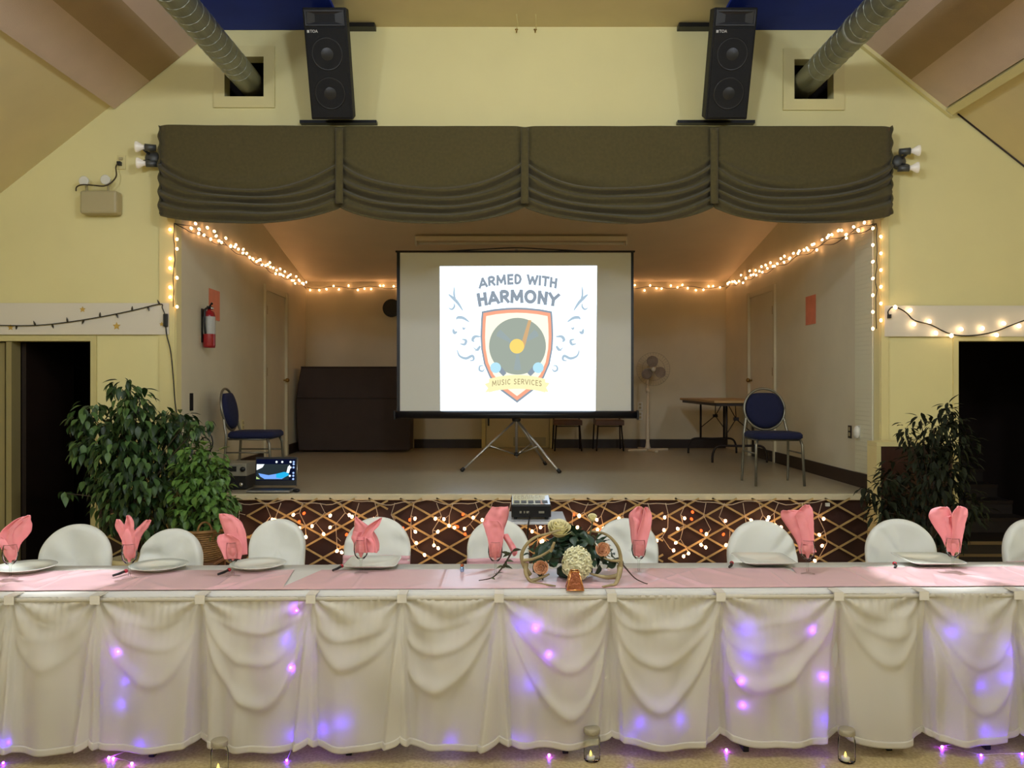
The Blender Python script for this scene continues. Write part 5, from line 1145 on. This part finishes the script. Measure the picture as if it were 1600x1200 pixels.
# ------------------------------------------------------------------ plants
rp = random.Random(21)
m_fic = mat('ficus_leaf', (44, 72, 32), .45, var=.45, vscale=6); m_fic2 = mat('ficus_leaf_light', (84, 116, 58), .5, var=.3, vscale=9)
m_var = mat('variegated_leaf', (110, 146, 66), .45, var=.5, vscale=30, rgb2=(52, 92, 36)); m_dk2 = mat('dark_plant_leaf', (36, 42, 24), .65, var=.4, vscale=8, spec=.2)
m_bark = mat('grey_brown_bark', (74, 62, 46), .8, var=.3, vscale=12)
def plant(name, label, Y, blobs, base, leafs, n_leaf, pot, dens=1.0, droop=.9, top_z=None, depth=.6):
    """blobs: (u, v, radius px).  Leaves scatter in the blobs, twigs join each blob to the trunk."""
    x, z0 = base; d = thing(name, label, 'plant', (x, Y, 0)); k = Y/F
    area_ = sum(b[2]**2 for b in blobs); ctr = []
    trunk_top = max(W(b[0], b[1], Y).z for b in blobs)*.55+z0*.45
    tw = MB()
    for s in range(3):
        a = s*2.1; tw.tube(smooth_path([(x+.02*math.cos(a), Y+.02*math.sin(a), z0), (x+.03*math.cos(a+1), Y+.03*math.sin(a+1), (z0+trunk_top)/2), (x+.05*math.cos(a+2), Y+.05*math.sin(a+2), trunk_top)]), [.013]*13, 6)
    tw.build('stem', m_bark, d)
    big = []
    tb = MB(); 
    for (u, v, r) in blobs:
        yb = Y+rp.uniform(-.4, .4)*depth*.5; c = W(u, v, Y); c.y = yb; R = r*k
        st = Vector((x, Y, z0+(c.z-z0)*rp.uniform(.3, .6))); tb.tube(smooth_path([st, st.lerp(c, .5)+Vector((0, 0, .06)), c]), .004, 4)
        n = max(3, int(n_leaf*r*r/area_))
        for i in range(n):
            o = Vector((rp.gauss(0, 1), rp.gauss(0, 1), rp.gauss(0, 1))); o = o.normalized()*R*rp.random()**.4; o.y *= 1.1
            p = c+o; dirv = Vector((o.x/R+rp.uniform(-.5, .5), o.y/R*.7+rp.uniform(-.7, .5), -droop+rp.uniform(-.4, .6)+.5*o.z/R))
            big.append((p, dirv.to_track_quat('Y', 'Z').to_euler(), rp.uniform(.75, 1.2), rp.randrange(len(leafs))))
    tb.build('branches', m_bark, d)
    big.sort(key=lambda q: q[0].y)
    for p, r, s, i in big[:260]: link('leaf', leafs[i], d, p-wloc(d), r, s)
    rest = big[260:]
    if rest:
        for li in range(len(leafs)):
            t = MB(); me = leafs[li]; fs = [tuple(q.vertices) for q in me.polygons]
            for p, r, s, i in rest:
                if i != li: continue
                M = Matrix.Translation(p)@r.to_matrix().to_4x4()@Matrix.Scale(s, 4); t.add([M@v.co for v in me.vertices], fs, True)
            if t.v:
                o = link('foliage', t.mesh('foliage', me.materials[0], wloc(d)), d); o['kind'] = 'stuff'
    return d
LF = [leaf_mesh('leaf', m_fic, .092, .044), leaf_mesh('leaf', m_fic, .08, .04), leaf_mesh('leaf', m_fic2, .085, .042)]
fx0 = W(208, 0, 6.6).x
d = plant('ficus_tree', 'tall bushy ficus in front of the left stage corner', 6.6, [(200, 608, 22), (212, 625, 24), (222, 642, 30), (186, 640, 16), (150, 652, 30), (128, 662, 18), (178, 668, 40), (240, 672, 40), (272, 668, 28), (258, 645, 8), (300, 658, 14), (312, 672, 14), (320, 662, 8), (150, 695, 30), (136, 690, 16), (200, 705, 52), (255, 712, 45), (170, 740, 34), (228, 750, 54), (275, 745, 34), (135, 752, 16), (118, 768, 9), (160, 760, 24), (195, 785, 38), (245, 790, 42), (180, 812, 20), (230, 820, 26)], (fx0, .36), LF, 2300, None, depth=.7)
t = MB(); t.lathe([(0, 0), (.11, 0), (.12, .01), (.155, .3), (.16, .32), (.16, .355), (.145, .355), (.14, .33), (0, .325)], (fx0, 6.6, 0), 28); t.build('pot', mat('cream_glazed_pot', (206, 190, 140), .4), d)
LV = [leaf_mesh('leaf', m_var, .075, .05), leaf_mesh('leaf', m_var, .06, .042), leaf_mesh('leaf', m_var, .065, .045)]
vx = W(312, 0, 6.3).x
d = plant('basket_plant', 'lighter green leafy plant growing from the wicker basket', 6.3, [(305, 705, 22), (330, 718, 26), (300, 735, 30), (338, 740, 24), (322, 752, 36), (290, 765, 24), (335, 780, 34), (300, 790, 32), (352, 790, 20), (318, 812, 28), (288, 815, 16), (340, 815, 18), (296, 842, 14), (280, 860, 10)], (vx, .5), LV, 1050, None, droop=.6, depth=.4)
# wicker basket on a small stool
m_wick = mat('wicker', (158, 118, 66), .7, var=.4, vscale=20)
zb = W(0, 872, 6.3).z; zt = W(0, 826, 6.3).z
d = thing('wicker_basket', 'tan wicker basket with small handles under the light green plant', 'basket', (vx, 6.3, zb))
t = MB()
for i in range(14):
    z = zb+.006+(zt-zb-.01)*i/13; r = .15+.035*i/13; t.tube([(vx+(r+.004*(1 if (j+i) % 2 else -1))*math.cos(2*PI*j/48), 6.3+(r+.004*(1 if (j+i) % 2 else -1))*math.sin(2*PI*j/48), z) for j in range(49)], .0085, 5, cap=False)
t.build('weave', m_wick, d)
t = MB(); t.tube([(vx+.192*math.cos(2*PI*j/40), 6.3+.192*math.sin(2*PI*j/40), zt) for j in range(41)], .013, 8, cap=False); t.build('rim', m_wick, d)
t = MB(); t.lathe([(0, .004), (.145, .004), (.145, .012), (0, .012)], (vx, 6.3, zb), 24); t.build('bottom', m_wick, d)
for s in (.3, PI-.9): 
    cx, cy = vx+.185*math.cos(s-PI/2+.25), 6.3+.185*math.sin(s-PI/2+.25) ; a = s-PI/2+.25; tx, ty = -math.sin(a), math.cos(a)
    t = MB(); t.tube([(cx+tx*.05*math.cos(q), cy+ty*.05*math.cos(q), zt+.075*math.sin(q)) for q in [PI*i/12 for i in range(13)]], .008, 6); t.build('handle', m_wick, d)
d = thing('plant_stool', 'low wooden stool under the wicker basket', 'stool', (vx, 6.3, 0))
bx(vx-.17, vx+.17, 6.13, 6.47, zb-.03, zb-.002).build('seat', m_wood, d, bevel=.006)
for sx in (-.13, .13):
    for sy in (-.13, .13): bx(vx+sx-.018, vx+sx+.018, 6.3+sy-.018, 6.3+sy+.018, 0, zb-.031).build('leg', m_wood, d)
LD = [leaf_mesh('leaf', m_dk2, .095, .032), leaf_mesh('leaf', m_dk2, .08, .028)]
rx_ = W(1450, 0, 6.5).x
d = plant('dark_ficus', 'dark narrow-leaved plant beside the right doorway', 6.5, [(1488, 640, 16), (1478, 655, 18), (1495, 662, 20), (1435, 655, 12), (1448, 668, 16), (1408, 668, 12), (1418, 682, 14), (1470, 680, 30), (1498, 690, 22), (1440, 705, 30), (1480, 715, 38), (1515, 722, 12), (1450, 740, 40), (1500, 745, 26), (1410, 745, 28), (1375, 745, 14), (1360, 768, 16), (1400, 780, 34), (1450, 785, 48), (1500, 790, 30), (1380, 800, 24), (1430, 820, 40), (1480, 825, 36), (1400, 830, 24), (1515, 800, 12)], (rx_, .3), LD, 1500, None, droop=.5, depth=.6)
t = MB(); t.lathe([(0, 0), (.11, 0), (.12, .01), (.15, .27), (.155, .29), (.14, .29), (.135, .265), (0, .26)], (rx_, 6.5, 0), 24); t.build('pot', mat('dark_brown_pot', (58, 40, 30), .5), d)
